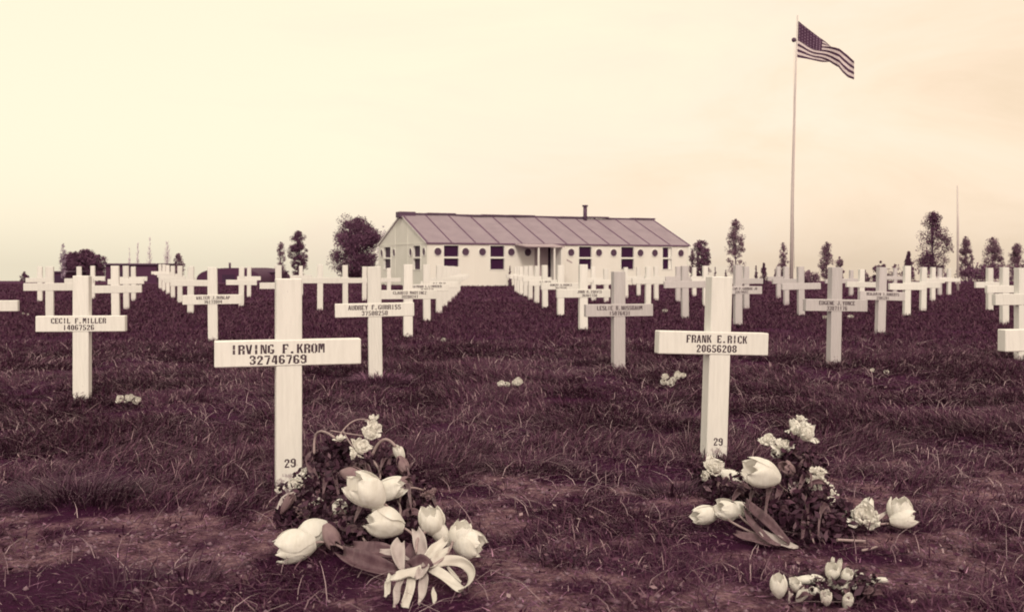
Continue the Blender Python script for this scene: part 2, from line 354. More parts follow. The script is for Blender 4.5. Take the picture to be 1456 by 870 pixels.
tuft(112, 712, 800, .22, .10, .24, M['blade_dark'], 'big dark tuft of coarse grass at the left foreground', xs=1.3)
tuft(740, 668, 500, .22, .08, .20, M['blade'], 'arching pale grass tuft in the middle between the two near crosses', curl=.9)
tuft(175, 836, 60, .12, .10, .24, M['blade_dark'], 'sparse dark stalks at the lower left corner of the soil', lean=.2)
tuft(262, 826, 70, .12, .08, .20, M['blade_dark'], 'short dark tuft on soil left of the big tulip bouquet', lean=.2)
tuft(330, 655, 400, .25, .06, .18, M['blade'], 'fine wispy grass just left of the near left cross foot')
tuft(795, 800, 120, .10, .05, .13, M['blade_dark'], 'thin dark tuft on bare soil between the two bouquets', lean=.25)
tuft(955, 700, 300, .16, .06, .16, M['blade_dark'], 'dark tuft at the left foot of the near right cross')
tuft(640, 640, 350, .2, .06, .15, M['blade'], 'pale leaning tuft right of the left bouquet top', curl=.8)
tuft(545, 548, 700, .25, .10, .22, M['straw'], 'pale dry tuft hiding the foot of the cross behind the left bouquet', curl=.7)
# ---------------------------------------------------------------- stencil lettering
def _V(x, a, b, w=1.35):
    k = .28 if w > 1.2 else .1
    return [(x-k, a), (x+w+k, a), (x+w+k, b), (x-k, b)]
def _H(y, a, b, h=.95): return [(a, y-.05), (b, y-.05), (b, y+h+.05), (a, y+h+.05)]
def _D(x0, y0, x1, y1, w=1.35): return [(x0-.15, y0), (x0+w+.15, y0), (x1+w+.15, y1), (x1-.15, y1)]
T = 7
GL = {
'A': [_D(0, 0, 1.7, T, 1.3), _D(3.7, 0, 2.2, T, 1.3), _H(1.9, 1.5, 3.5, .8), _H(0, -.2, 1.5, .6), _H(0, 3.4, 5.2, .6)],
'B': [_V(.2, 0, T), _H(T-.9, 1.9, 4), _H(3.1, 1.9, 4, .8), _H(0, 1.9, 4), _V(3.6, .5, 3.1), _V(3.5, 3.9, 6.5)],
'C': [_V(.1, .7, 6.3), _H(T-.95, 1.7, 4.7), _H(0, 1.7, 4.7), _V(3.7, 5.0, 6.3, 1.1), _V(3.7, .7, 2.0, 1.1)],
'D': [_V(.2, 0, T), _H(T-.95, 1.9, 3.9), _H(0, 1.9, 3.9), _V(3.6, .6, 6.4)],
'E': [_V(.2, 0, T), _H(T-.95, 1.8, 4.8), _H(0, 1.8, 4.8), _H(3.1, 1.8, 3.7, .8), _V(4.1, 5.2, 6.1, .7), _V(4.1, .9, 1.9, .7)],
'F': [_V(.4, 0, T), _H(T-.95, 2.0, 4.9), _H(3.1, 2.0, 3.8, .8), _V(4.2, 5.0, 6.1, .7), _H(0, -.1, 2.2, .6)],
'G': [_V(.1, .7, 6.3), _H(T-.95, 1.7, 4.6), _H(0, 1.7, 4.6), _V(3.7, .7, 3.2), _H(2.6, 2.6, 3.5, .7), _V(3.7, 5.2, 6.2, 1.0)],
'H': [_V(.2, 0, T), _V(3.5, 0, T), _H(3.1, 1.8, 3.3, .9)],
'I': [_V(1.8, 0, 3.2), _V(1.8, 3.7, T)],
'J': [_V(3.3, .7, T), _H(0, 1.4, 3.9), _V(.2, .6, 2.2, 1.1)],
'K': [_V(.2, 0, T), _D(1.7, 3.2, 3.6, T, 1.3), _D(3.8, 0, 2.1, 3.9, 1.4)],
'L': [_V(.3, 0, T), _H(0, 1.9, 4.8), _V(4.1, .9, 2.0, .8)],
'M': [_V(0, 0, T, 1.2), _V(4.0, 0, T, 1.2), _D(2.0, 2.4, 1.2, T, 1.1), _D(2.1, 2.4, 3.1, T, 1.0)],
'N': [_V(.1, 0, T, 1.15), _V(3.9, 0, T, 1.15), _D(2.9, .3, 1.2, 6.7, 1.2)],
'O': [_V(.1, .8, 6.2), _V(3.6, .8, 6.2), _H(T-.95, 1.1, 2.3), _H(T-.95, 2.8, 4.0), _H(0, 1.1, 2.3), _H(0, 2.8, 4.0)],
'P': [_V(.2, 0, T), _H(T-.95, 1.9, 4), _H(2.9, 1.9, 4, .8), _V(3.6, 3.3, 6.5)],
'R': [_V(.2, 0, T), _H(T-.95, 1.9, 4), _H(3.1, 1.9, 3.8, .8), _V(3.6, 3.8, 6.5), _V(3.6, 0, 3.0)],
'S': [_H(T-.95, .9, 4.5), _V(.2, 3.9, 6.4), _H(3.1, .9, 4.2, .9), _V(3.5, .7, 3.2), _H(0, .4, 4), _V(3.8, 5.2, 6.1, .9), _V(.2, .9, 1.8, .9)],
'T': [_V(1.8, 0, 5.8), _H(T-.95, .1, 2.3), _H(T-.95, 2.7, 4.9)],
'U': [_V(.1, .8, T), _V(3.6, .8, T), _H(0, 1.0, 2.3), _H(0, 2.8, 4.1)],
'V': [_D(1.6, 0, 0, T, 1.4), _D(2.4, 0, 3.8, T, 1.3)],
'W': [_D(.9, 0, 0, T, 1.2), _D(3.3, 0, 4.2, T, 1.1), _D(1.5, 0, 2.1, 5, .9), _D(2.9, 0, 2.3, 5, .8)],
'Y': [_V(1.9, 0, 2.9), _D(1.9, 3.2, 0, T, 1.4), _D(2.1, 3.2, 3.8, T, 1.3)],
'Z': [_H(T-.95, .3, 4.8), _H(0, .3, 4.8), _D(.4, .95, 3.4, 6.05, 1.3)],
'.': [_V(1.2, 0, 1.5, 1.6)],
'0': [_V(.3, .8, 6.2), _V(3.4, .8, 6.2), _H(T-.95, 1.2, 3.8), _H(0, 1.2, 3.8)],
'1': [_V(1.8, 0, T)],
'2': [_H(T-.95, .9, 4), _V(3.4, 3.9, 6.4), _V(.3, 4.7, 6.2, 1.2), _D(.4, .95, 2.6, 3.8, 1.4), _H(0, .3, 4.8)],
'3': [_H(T-.95, .6, 4), _V(3.5, 3.9, 6.4), _H(3.1, 1.7, 3.7, .8), _V(3.5, .6, 3.1), _H(0, .6, 4), _V(.3, 4.9, 6.2, 1.1), _V(.3, .8, 2.0, 1.1)],
'4': [_V(3.0, 0, T), _H(1.5, .2, 4.9, .9), _D(.2, 2.4, 2.0, T, 1.1)],
'5': [_H(T-.95, .5, 4.6), _V(.5, 3.6, 6.0, 1.1), _H(3.3, 1.2, 4, .8), _V(3.5, .7, 3.4), _H(0, .5, 4), _V(.3, .8, 1.8, 1.0)],
'6': [_V(.2, .7, 6.3), _H(T-.95, 1.1, 4.3), _H(0, 1.1, 4), _H(3.1, 1.9, 4, .8), _V(3.5, .7, 3.3), _V(3.6, 5.1, 6.2, 1.0)],
'7': [_H(T-.95, .2, 4.8), _D(1.6, 0, 3.5, 5.7, 1.4)],
'8': [_V(.2, .7, 3.0), _V(.2, 3.9, 6.3), _V(3.5, .7, 3.0), _V(3.5, 3.9, 6.3), _H(T-.95, 1.1, 4), _H(3.05, 1.1, 4, .8), _H(0, 1.1, 4)],
'9': [_V(3.5, .7, 6.3), _V(.2, 3.7, 6.3), _H(T-.95, 1.1, 4), _H(0, .9, 4), _H(3.1, 1.1, 3.2, .8), _V(.3, .8, 1.9, 1.0)],
}
def lettering(name, text, cx, cz, y, pitch, height, parent, m=None):
    mb = MB(); sx = pitch/6.1; sz = height/7.0; x0 = cx-pitch*len(text)/2
    k = 0
    for i, ch in enumerate(text):
        jz = random.uniform(-.0008, .0008)
        for pg in GL.get(ch, []):
            yy = y-.0004*(k % 3); k += 1   # stencilled film of paint, just proud of the board
            mb.poly([(x0+i*pitch+px_*sx, yy, cz-height/2+pz*sz+jz) for px_, pz in pg])
    return mb.build(name, M['ink'] if m is None else m, parent)
# ---------------------------------------------------------------- crosses
PW, PD, BW, BH, BD = .112, .085, .655, .114, .066
def cross_meshes(h, seed):
    r = random.Random(seed)
    mb = MB()
    mb.box((0, 0, h/2-.15), (PW, PD, h+.3), bev=.004)
    me_p = mb
    bz = h*.68
    mb2 = MB(); mb2.box((0, -(PD/2+.004)+BD/2, bz), (BW, BD, BH), bev=.004)
    return me_p, mb2, bz
CROSS_N = 0
def cross(px, pyb, top, label, name=None, number=None, yaw=13, m='white', plot=None, pitch=.0272, hh=.038, dz1=.022, dz2=-.026, tx=0, lean=0, barz=None, plotz=None, roll=0, bwid=1.0, off=0):
    global CROSS_N
    g = G(px, pyb); h = EYE-(top-YH)/F*g.y - g.z
    e = empty('grave_cross', g, R(yaw)); e.rotation_euler = (R(roll), R(lean), R(yaw))
    tag(e, label, 'grave cross', 'white wooden grave crosses standing in rows')
    a, b_, bz = cross_meshes(h, CROSS_N)
    if barz: bz = h*barz
    a.build('post', M[m], e)
    bmats = M[m]
    cb = b_.build('crossbar', bmats, e)
    bf = 1.0
    for v in cb.data.vertices:
        v.co.z += (bz-h*.68); v.co.x = v.co.x*bwid+off
    fy = -(PD/2+.004)-.0006
    if name: lettering('name_lettering', name, tx, bz+dz1, fy, pitch, hh, cb)
    if number: lettering('number_lettering', number, tx+.0, bz+dz2, fy, pitch, hh*.95, cb)
    if plot: lettering('plot_number', plot, .006, plotz or .115, -PD/2-.0006, .027, .037, e)
    CROSS_N += 1
    return e
C = cross
C(410, 699, 396, 'nearest white wooden cross at left, standing behind the big tulip bouquet', 'IRVING F.KROM', '32746769', 17, plot='29', tx=-.045, pitch=.0312, hh=.040, dz1=.019, dz2=-.028, barz=.655, plotz=.135, bwid=.965)
C(1014, 659, 393, 'near white wooden cross at right, nearest of the right half, bouquet at its foot', 'FRANK E.RICK', '20656208', 13, plot='29', pitch=.0276, lean=2.0, barz=.645, plotz=.118, tx=-.02, bwid=.90, off=-.034)
C(117, 573, 392, 'large cross at far left with white flowers lying in grass to its right', 'CECIL F.MILLER', '14067526', 6, pitch=.0275, lean=0, barz=.625, tx=-.01, bwid=.95)
C(534, 545, 379, 'second cross in the row left of the aisle, dry grass covering its foot', 'AUDREY F.GURRISS', '37508258', 12, pitch=.0275, lean=-.8, barz=.63)
C(879, 527, 386, 'greyish cross, second in the row right of the aisle', 'LESLIE B.NUSSBAUM', '15076431', 14, m='white_b', pitch=.0262, barz=.61)  # greyer wood colour than the other aisle crosses
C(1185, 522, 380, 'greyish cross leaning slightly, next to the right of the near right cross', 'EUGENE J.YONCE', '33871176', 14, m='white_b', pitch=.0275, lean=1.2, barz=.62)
C(303, 489, 380, 'greyish cross midway between the far left cross and the nearest left cross', 'WALTER J.DUNLAP', '36173804', 12, pitch=.0262, barz=.58, lean=-.5, tx=.01, bwid=1.05)
C(580, 483, 376, 'third cross in the row left of the aisle', 'CLAUDIO MARTINEZ', '39280247', 13, pitch=.0265, barz=.60, bwid=1.1, tx=.02)
C(829, 474, 376, 'third cross in the row right of the aisle, dry grass at its foot', 'JOHN R.TRAVIS', '36461738', 13, m='white', pitch=.027, barz=.58, bwid=1.15, tx=.08)
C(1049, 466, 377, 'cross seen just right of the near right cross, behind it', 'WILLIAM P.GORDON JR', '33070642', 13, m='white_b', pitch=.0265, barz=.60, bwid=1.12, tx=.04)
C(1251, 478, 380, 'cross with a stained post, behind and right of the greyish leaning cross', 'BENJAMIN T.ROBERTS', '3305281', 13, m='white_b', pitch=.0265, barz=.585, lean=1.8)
C(1452, 512, 381, 'cross cut by the right edge of the picture, behind the nearest edge cross', None, None, 12, barz=.66)
C(1500, 650, 390, 'nearest cross at the right edge, mostly outside the picture', None, None, 12, barz=.645)
C(1428, 462, 380, 'pale cross by the right edge, left of the cut crosses', None, None, 12, m='white', barz=.62)
C(1407, 444, 381, 'slim cross farther back at the right edge', None, None, 12, barz=.62)
C(-20, 508, 386, 'cross at the extreme left edge with only its arm in view', None, None, 8, barz=.60)
# rows running back beside the aisle
left = [(607, 459, 376), (624, 446, 377), (632, 437, 378), (638, 430, 378.5), (643, 425, 378.5), (647, 421, 379), (650, 417.5, 379), (652, 415, 379.5)]
ords = ['fourth', 'fifth', 'sixth', 'seventh', 'eighth', 'ninth', 'tenth', 'eleventh', 'twelfth']
names_l = [('RAYMOND L.LINDGREN', '36205124'), ('R.F.SMITH', '3305281'), (None, None)]
for i, (x, b_, t) in enumerate(left):
    nm, nu = names_l[i] if i < 2 else (None, None)
    C(x, b_, t, ords[i]+' cross back in the row left of the aisle, before the hut', nm, nu, 13, pitch=.0265, bwid=1.1, barz=.60 if i < 2 else .64, lean=random.uniform(-.8, .8))
right = [(797, 452, 377), (775, 440, 377), (763, 432, 378), (754, 426.5, 378), (747, 422.5, 378.5), (741, 419.5, 379), (737, 417, 379), (734, 415, 379.5)]
for i, (x, b_, t) in enumerate(right):
    nm, nu = [('ROBERT A.HARRIS', '36174102'), ('R.F.SMITH', '3305281')][i] if i < 2 else (None, None)
    C(x, b_, t, ords[i]+' cross back in the row right of the aisle, before the hut', nm, nu, 13, pitch=.0265, bwid=1.08, barz=.60 if i < 2 else .64, lean=random.uniform(-.8, .8))
rest = [
 (71, 464, 379, 'cross standing behind the far left cross, over its left arm', .66, 1.1),
 (57, 430, 379, 'small distant cross at the far left, left of the tall one behind the arm', .62, 1),
 (113, 432, 379, 'distant cross whose top shows just above the far left cross', .62, 1),
 (132, 425, 378, 'small distant cross just right of the far left cross top', .62, 1),
 (165, 465, 378, 'cross over the right arm of the far left cross', .62, 1.15),
 (180, 440, 378, 'middle one of the three crosses stepping back right of the far left cross', .64, 1.1),
 (190, 428, 379, 'farthest of the three crosses stepping back right of the far left cross', .64, 1.05),
 (271, 448, 379, 'front cross of the row stepping back left of the midway greyish cross', .66, 1.1),
 (256, 432, 378, 'second cross of the row stepping back left of the midway greyish cross', .62, 1.1),
 (246, 424, 378, 'third cross of the row stepping back left of the midway greyish cross', .62, 1.05),
 (239, 418, 377, 'fourth cross of the row stepping back left of the midway greyish cross', .64, 1),
 (233, 414, 376, 'fifth cross of the row stepping back left of the midway greyish cross', .66, 1),
 (228, 411, 376, 'last cross of the row stepping back left of the midway greyish cross', .66, 1),
 (343, 437, 380, 'cross left of the nearest left cross, larger of a close pair', .62, 1.0),
 (354, 423, 379, 'smaller cross behind the close pair left of the nearest left cross', .62, 1.0),
 (396, 450, 377, 'cross mostly hidden behind the top of the nearest left cross', .60, 1.0),
 (428, 420, 378, 'small cross peeping over right shoulder of the nearest left cross', .62, 1.0),
 (455, 443, 376, 'cross right of the nearest left cross, first in a line of three', .66, 1.15),
 (491, 438, 377, 'cross in front of the dark round tree, middle in a line of three', .64, 1.1),
 (518, 428, 379, 'small cross in front of the dark round tree, just left of the second aisle cross', .60, 1.05),
 (553, 424, 381, 'small cross before the gable end of the hut', .60, 1.0),
 (844, 428, 379, 'small cross just right of the third right aisle cross', .60, 1.0),
 (862, 430, 382, 'small cross with a bent top left of the greyish aisle cross', .60, 1.0),
 (890, 424, 380, 'small cross just behind the greyish aisle cross, to its right', .62, 1.0),
 (908, 421, 380, 'smallest cross under the window right of the greyish aisle cross', .62, 1.0),
 (921, 440, 379, 'cross under the last hut windows, between the greyish aisle cross and near right cross', .66, 1.1),
 (933, 427, 379, 'small cross behind the one under the last hut windows', .64, 1.0),
 (964, 430, 379, 'small cross at the right corner of the hut', .66, 1.0),
 (974, 456, 378, 'cross left of the near right cross top, dry tuft at its foot', .66, 1.1),
 (987, 421, 380, 'small cross right of the hut corner, under the first dark tree', .62, 1.0),
 (1003, 436, 378, 'cross whose top shows above the near right cross', .62, 1.0),
 (1061, 440, 379, 'cross behind the right arm of the one right of the near right cross', .66, 1.1),
 (1107, 424, 379, 'farthest of three crosses left of the flagpole foot', .62, 1.0),
 (1118, 434, 379, 'middle of three crosses left of the flagpole foot', .62, 1.05),
 (1139, 451, 379, 'largest of the crosses around the flagpole foot', .61, 1.1),
 (1189, 424, 384, 'cross mostly hidden by the greyish leaning cross', .60, 1.0),
 (1210, 421, 384, 'tiny cross right of the greyish leaning cross', .60, 1.0),
 (1224, 440, 383, 'cross between the greyish leaning cross and the stained one', .62, 1.1),
 (1272, 418, 381, 'tiny cross beneath the round bush on the right', .62, 1.0),
 (1289, 452, 378, 'first cross of the row stepping back right of the stained one', .60, 1.05),
 (1312, 443, 380, 'second cross of the row stepping back right of the stained one', .60, 1.05),
 (1326, 428, 380, 'third cross of the row stepping back right of the stained one', .60, 1.0),
 (1336, 420, 381, 'faint cross under the tall right tree, fourth in its row', .60, 1.0),
 (1349, 420, 382, 'last cross of the right row, just left of the thin bare pole', .58, 1.15),
]
for (x, b_, t, lab, bz, bw) in rest:
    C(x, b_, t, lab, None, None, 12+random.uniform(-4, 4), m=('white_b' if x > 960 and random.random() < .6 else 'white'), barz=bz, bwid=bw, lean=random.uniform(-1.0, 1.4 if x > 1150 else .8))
# ---------------------------------------------------------------- hut
HA = R(25.8); P0 = G(607, 407.5); EZ = 1.93; RZ = 3.27
hut = empty('barrack_hut', P0, HA)
tag(hut, 'long low white wooden hut with a felt roof, round windows and porch', 'building')
def U(px, v=0):
    t = (px-728)/F; c, s = math.cos(HA), math.sin(HA); x0 = P0.x-v*s; y0 = P0.y+v*c
    return (t*y0-x0)/(c-t*s)
def Vv(px):
    t = (px-728)/F; c, s = math.cos(HA), math.sin(HA)
    return (t*P0.y-P0.x)/(-s-t*c)
HW, HD = U(979), Vv(538.5)
def wall_panels(mb, a0, a1, z0, z1, holes, horiz, w0, w1):
    "a wall slab with rectangular openings cut out of it"
    cuts = sorted({a0, a1, *[h[0] for h in holes], *[h[1] for h in holes]})
    for p, q in zip(cuts, cuts[1:]):
        hs = [h for h in holes if h[0] <= p+1e-5 and h[1] >= q-1e-5]
        segs = [(z0, z1)] if not hs else [(z0, hs[0][2]), (hs[0][3], z1)]
        for s0, s1 in segs:
            if s1-s0 < 1e-4: continue
            if horiz: mb.bx(p, q, w0, w1, s0, s1)
            else: mb.bx(w0, w1, p, q, s0, s1)
WZ0, WZ1 = .75, 1.81
fw = [(641.5, 21), (707, 20), (832, 18), (892, 18), (948.5, 13)]
fholes = [(U(c-w/2), U(c+w/2), WZ0, WZ1) for c, w in fw]
gw = [(551, 9.5), (593, 10)]
gholes = []
for c, w in gw:
    a, b2 = sorted((Vv(c-w/2), Vv(c+w/2))); gholes.append((a, b2, WZ0, WZ1))
gholes.sort()
mb = MB(); dr0, dr1 = U(760), U(784)
wall_panels(mb, .1, HW-.1, -.3, EZ, fholes+[(dr0, dr1, -.0, 1.80)], True, 0, .1)
mb.bx(.1, HW-.1, HD-.1, HD, -.3, EZ)
for i in range(1, 12):
    u = i*HW/12
    if not any(h[0]-.05 < u < h[1]+.05 for h in fholes+[(dr0, dr1)]) and not any(abs(u-U(p)) < .27 for p in (622.5, 662, 686, 727, 750.5, 791.5, 812, 851.5, 872.5, 910.5, 931, 968)): mb.bx(u-.02, u+.02, -.012, 0, -.2, EZ)
mb.build('long_wall', M['wall'], hut)
mb = MB(); wall_panels(mb, 0, HD, -.3, EZ, gholes, False, 0, .1)
for x_ in (0, HW-.1):
    if x_: mb = MB(); mb.bx(HW-.1, HW, 0, HD, -.3, EZ)
    mb.prism([(x_, .05, EZ), (x_, HD-.05, EZ), (x_, HD/2+.25, RZ-.08), (x_, HD/2-.25, RZ-.08)], (.1, 0, 0))
    if not x_: g_first = mb
mb.build('gable_wall', M['gable'], hut); mb = g_first
for v in (HD*.37, HD*.63): mb.bx(-.012, 0, v-.025, v+.025, -.2, RZ-.55)
mb.bx(-.014, 0, .02, HD-.02, EZ-.05, EZ+.0)
mb.build('gable_wall', M['gable'], hut)
# roof slabs with standing seams
ov = .07
def roof_side(sgn):
    mb = MB(); n = 48
    def pt(u, s, up):
        sag = .02*math.sin(u*1.1)+.012*math.sin(u*2.7+1); y = (HD/2) if sgn > 0 else (HD/2)
        yy = -ov+(HD/2+ov)*s; yy = yy if sgn > 0 else HD-yy
        return (u, yy, EZ-.06+(RZ-EZ+.06)*s+sag*s+up)
    for up, mi_ in ((.06, 0), (0, 2)):
        mb.grid([[pt(-ov+(HW+2*ov)*i/n, s, up) for i in range(n+1)] for s in (0, .25, .5, .75, 1)], mi_)
    for s in (0, 1):
        mb.grid([[pt(-ov+(HW+2*ov)*i/n, s, up) for i in range(n+1)] for up in (0, .06)], 1)
    for u in (-ov, HW+ov):
        mb.grid([[pt(u, s, up) for s in (0, .25, .5, .75, 1)] for up in (0, .06)], 2)
    for i in range(0, 13):
        u = max(-ov+.03, min(HW+ov-.03, i*HW/12))
        pts = [pt(u, s, .064) for s in (0, .25, .5, .75, 1)]
        hw = .028 + (.01 if i % 3 == 0 else 0)
        rows = [[Vector(p)+Vector((dx, 0, dz)) for p in pts] for dx, dz in ((-hw, 0), (-hw*.6, .03), (hw*.6, .03), (hw, 0))]
        mb.grid(rows, 1)
    return mb.build('roof', [M['roof'], M['seam'], M['trim']], hut)
roof = roof_side(1); roof_side(-1)
mb = MB()
for k in range(10):
    u0 = -ov-.05+k*(HW+2*ov+.1)/10; u1 = u0+(HW+2*ov+.1)/10-.003; z = RZ+.085+.02*math.sin(k*2.1)+.008*(k % 2)
    mb.bx(u0, u1, HD/2-.16, HD/2+.16, z-.05, z+.03)
mb.build('ridge_cap', M['dark'], hut)
mb = MB(); mb.bx(-ov-.12, .62, HD/2-.26, HD/2+.26, RZ-.12, RZ+.16, bev=.02); mb.build('ridge_vent', M['dark'], hut)
up_ = U(828.5, HD/2)
mb = MB(); mb.tube([(up_, HD/2-.25, RZ-.1), (up_, HD/2-.25, RZ+.62)], .10, 12); mb.tube([(up_, HD/2-.25, RZ+.62), (up_, HD/2-.25, RZ+.70)], .15, 12)
mb.build('stovepipe', M['dark'], hut)
def window(u0, u1, z0, z1, front=True, part=False):
    mb = MB(); f = .035
    def bb(m, a, b2, z, y, w0=-.022, w1=.06, **k):
        if front: m.bx(a, b2, w0, w1, z, y, **k)
        else: m.bx(w0, w1, a, b2, z, y, **k)
    for (a, b2, z, y) in ((u0-f, u0+.001, z0-f, z1+f), (u1-.001, u1+f, z0-f, z1+f), (u0+.001, u1-.001, z1-.001, z1+f), (u0+.001, u1-.001, z0-f, z0+.001)): bb(mb, a, b2, z, y)
    zm = (z0+z1)/2
    bb(mb, u0+.001, u1-.001, zm-.04, zm+.04, -.018, .055)
    w = mb.build('window', M['trim'], hut)
    mb = MB(); bb(mb, u0+.002, u1-.002, z0+.002, z1-.002, .075, .085); mb.build('pane', M['glass'], w)
    if part:
        mb = MB(); bb(mb, u1-.16, u1-.01, z0+.01, zm-.05, .061, .072); bb(mb, u1-.16, u1-.01, zm+.05, z1-.01, .061, .072); mb.build('curtain', M['trim'], w)
for i, h in enumerate(fholes): window(*h, True, i == 4)
for h in gholes: window(*h, False)
def roundwin(c, front=True):
    mb = MB(); r0, r1 = .172, .204; n = 24; z = 1.53
    def q(a, r, y): return (c+r*math.cos(a), -y, z+r*math.sin(a)) if front else (-y, c+r*math.cos(a), z+r*math.sin(a))
    A = [2*math.pi*k/n for k in range(n+1)]
    mb.grid([[q(a, r, y) for a in A] for r, y in ((r1, 0), (r1, .022), (r0, .022), (r0, .004))])
    w = mb.build('round_window', M['trim'], hut)
    mb = MB(); mb.poly([q(a, r0, .006) for a in A[:-1]]); mb.build('pane', M['vent'], w)
for px in (622.5, 662, 686, 727, 750.5, 791.5, 812, 851.5, 872.5, 910.5, 931, 968): roundwin(U(px))
for px in (543, 560.5, 584, 603): roundwin(Vv(px), False)
# porch
pu0, pu1 = U(757), U(797)
fa, fb = U(747, -1.15), U(803, -1.15)
mb = MB(); mb.prism([(fa, -1.15, 1.75), (fb, -1.15, 1.75), (fb, -.015, 1.87), (fa, -.015, 1.87)], (0, 0, .05)); mb.build('porch_roof', M['door'], hut)
for u in (U(765.5, -1.05), U(788, -1.05)):
    mb = MB(); mb.bx(u-.035, u+.035, -1.1, -1.03, -.1, 1.755); mb.build('porch_post', M['trim'], hut)
mb = MB(); mb.bx(fb-.12, fb-.06, -1.02, -.015, -.1, 1.75); mb.build('porch_side', M['trim'], hut)
mb = MB(); mb.bx(dr0+.01, dr1-.16, .03, .07, .0, 1.79); mb.bx(dr0+.1, dr1-.26, .018, .029, 1.0, 1.6); d_ = mb.build('door', M['door'], hut)
mb = MB(); mb.bx(dr1-.24, dr1-.20, .0, .028, .85, .95); mb.build('handle', M['dark'], d_)
mb = MB(); mb.bx(dr1-.15, dr1-.01, .075, .095, .0, 1.79); mb.build('doorway', M['hole'], hut)
mb = MB(); mb.prism([(U(790), -1.12, 1.15), (U(797), -1.12, 1.02), (U(797), -1.12, 1.08), (U(790), -1.12, 1.21)], (0, .05, 0)); mb.build('porch_brace', M['door'], hut)
# dark conifer shrub by the wall
# ---------------------------------------------------------------- flagpole and flag
dF = 58.0; fp = Vector(((1125-728)/F*dF, dF, float(zbase(dF))))
topz = EYE-(22-YH)/F*dF; topx = (1134-728)/F*dF
fpole = empty('flagpole', fp); tag(fpole, 'tall slightly leaning painted flagpole flying the striped flag', 'flagpole')
tl = Vector((topx, dF, topz))-fp
mb = MB(); mb.tube([(0, 0, -.3), tl*.33+Vector((-.05, 0, 0)), tl*.7+Vector((-.04, 0, 0)), tl], [.105, .085, .055, .03], 12); mb.build('pole', M['pole'], fpole)
pb = P(1128.5, 57.5, d=dF)-fp
mb = MB(); bmesh.ops.create_uvsphere(mb.bm, u_segments=16, v_segments=10, radius=.13, matrix=Matrix.Translation(pb+Vector((.0, -.05, 0)))); mb.tube([pb+Vector((0, -.05, 0)), pb+Vector((.16, 0, .03))], .02, 6); mb.build('pulley', M['dark'], fpole)
mb = MB(); mb.tube([(.15, -.1, .9), pb*.5+Vector((.0, -.08, 0)), pb+Vector((.02, -.07, -.05))], .008, 5); mb.build('halyard', M['pole'], fpole)
flag = empty('national_flag', P(1134.5, 56, d=dF)); tag(flag, 'striped flag with a starred dark canton blowing to the right on the pole', 'flag')
def lerp_curve(c, t):
    for (t0, p0), (t1, p1) in zip(c, c[1:]):
        if t <= t1: 
            k = (t-t0)/(t1-t0); return (p0[0]+(p1[0]-p0[0])*k, p0[1]+(p1[1]-p0[1])*k)
    return c[-1][1]
topc = [(0, (1135, 30)), (.15, (1146, 39)), (.4, (1167, 55)), (.55, (1180, 62)), (.75, (1195, 69.5)), (.9, (1206, 78)), (1, (1214.5, 87))]
botc = [(0, (1133.5, 82)), (.2, (1149, 84.5)), (.4, (1165, 88)), (.6, (1181, 92.5)), (.75, (1192, 96.5)), (.85, (1197.5, 104)), (.93, (1205, 110.5)), (1, (1214.5, 114))]
def flagpt(u, v):
    (ax, ay), (bx, by) = lerp_curve(topc, u), lerp_curve(botc, u)
    bend = .10*math.sin(u*7.5)*math.sin(v*math.pi)
    vv = v+bend*(1 if u > .3 else u/.3)
    wf = max(0.0, min(1.0, (u-.40)/.38)); wf = wf*wf*(3-2*wf); fd = 0.0
    if v < .30: fv, fd = .30*(1-v/.30), .35*math.sin(min(1, (.30-v)/.15)*math.pi/2)
    elif v < .84: fv = (v-.30)/.54
    else: fv, fd = 1-.28*(v-.84)/.16, .25
    vv = vv*(1-wf)+fv*wf
    x = ax+(bx-ax)*v; y = ay+(by-ay)*vv
    dd = fd*wf+.32*math.sin(u*9+v*2.2)*u + .12*math.sin(u*17-v*3)*u
    return P(x, y, d=dF+dd)-flag.location
NU, NV = 56, 52
mb = MB(); vs = [[mb.bm.verts.new(flagpt(i/NU, j/NV)) for i in range(NU+1)] for j in range(NV+1)]
for j in range(NV):
    for i in range(NU):
        f = mb.bm.faces.new((vs[j][i], vs[j][i+1], vs[j+1][i+1], vs[j+1][i])); f.smooth = True
        st = j*13//NV
        f.material_index = 0 if (st < 7 and i < NU*.42) else (1 if st % 2 else 0)
for r_ in range(6):
    for c_ in range(8):
        u = .42*(c_+.6)/8.2; v = (7/13)*(r_+.65)/6.3; c0 = flagpt(u, v); ex = (flagpt(u+.01, v)-c0).normalized(); ey = (flagpt(u, v-.01)-c0).normalized()
        for s in (-.006, .006):
            nn = ex.cross(ey)*s; pts = []
            for k in range(10):
                a = math.pi/2+k*math.pi/5; r = .062 if k % 2 == 0 else .026; pts.append(c0+nn+ex*math.cos(a)*r+ey*math.sin(a)*r)
            mb.poly(pts, 2)
mb.build('flag_cloth', [M['flag_dark'], M['flag_light'], M['star']], flag)
# thin bare pole at right
g2 = G(1362, 413); h2 = EYE-(264-YH)/F*g2.y
mb = MB(); mb.tube([(0, 0, -.2), (0, 0, h2*.6), (-.02, 0, h2-g2.z)], [.05, .042, .022], 8); mb.bx(-.09, .09, -.02, .02, .25, .3)
o = mb.build('thin_pole', M['pole'], None); o.location = g2; tag(o, 'thin bare pole without a flag at the end of the right row', 'pole')
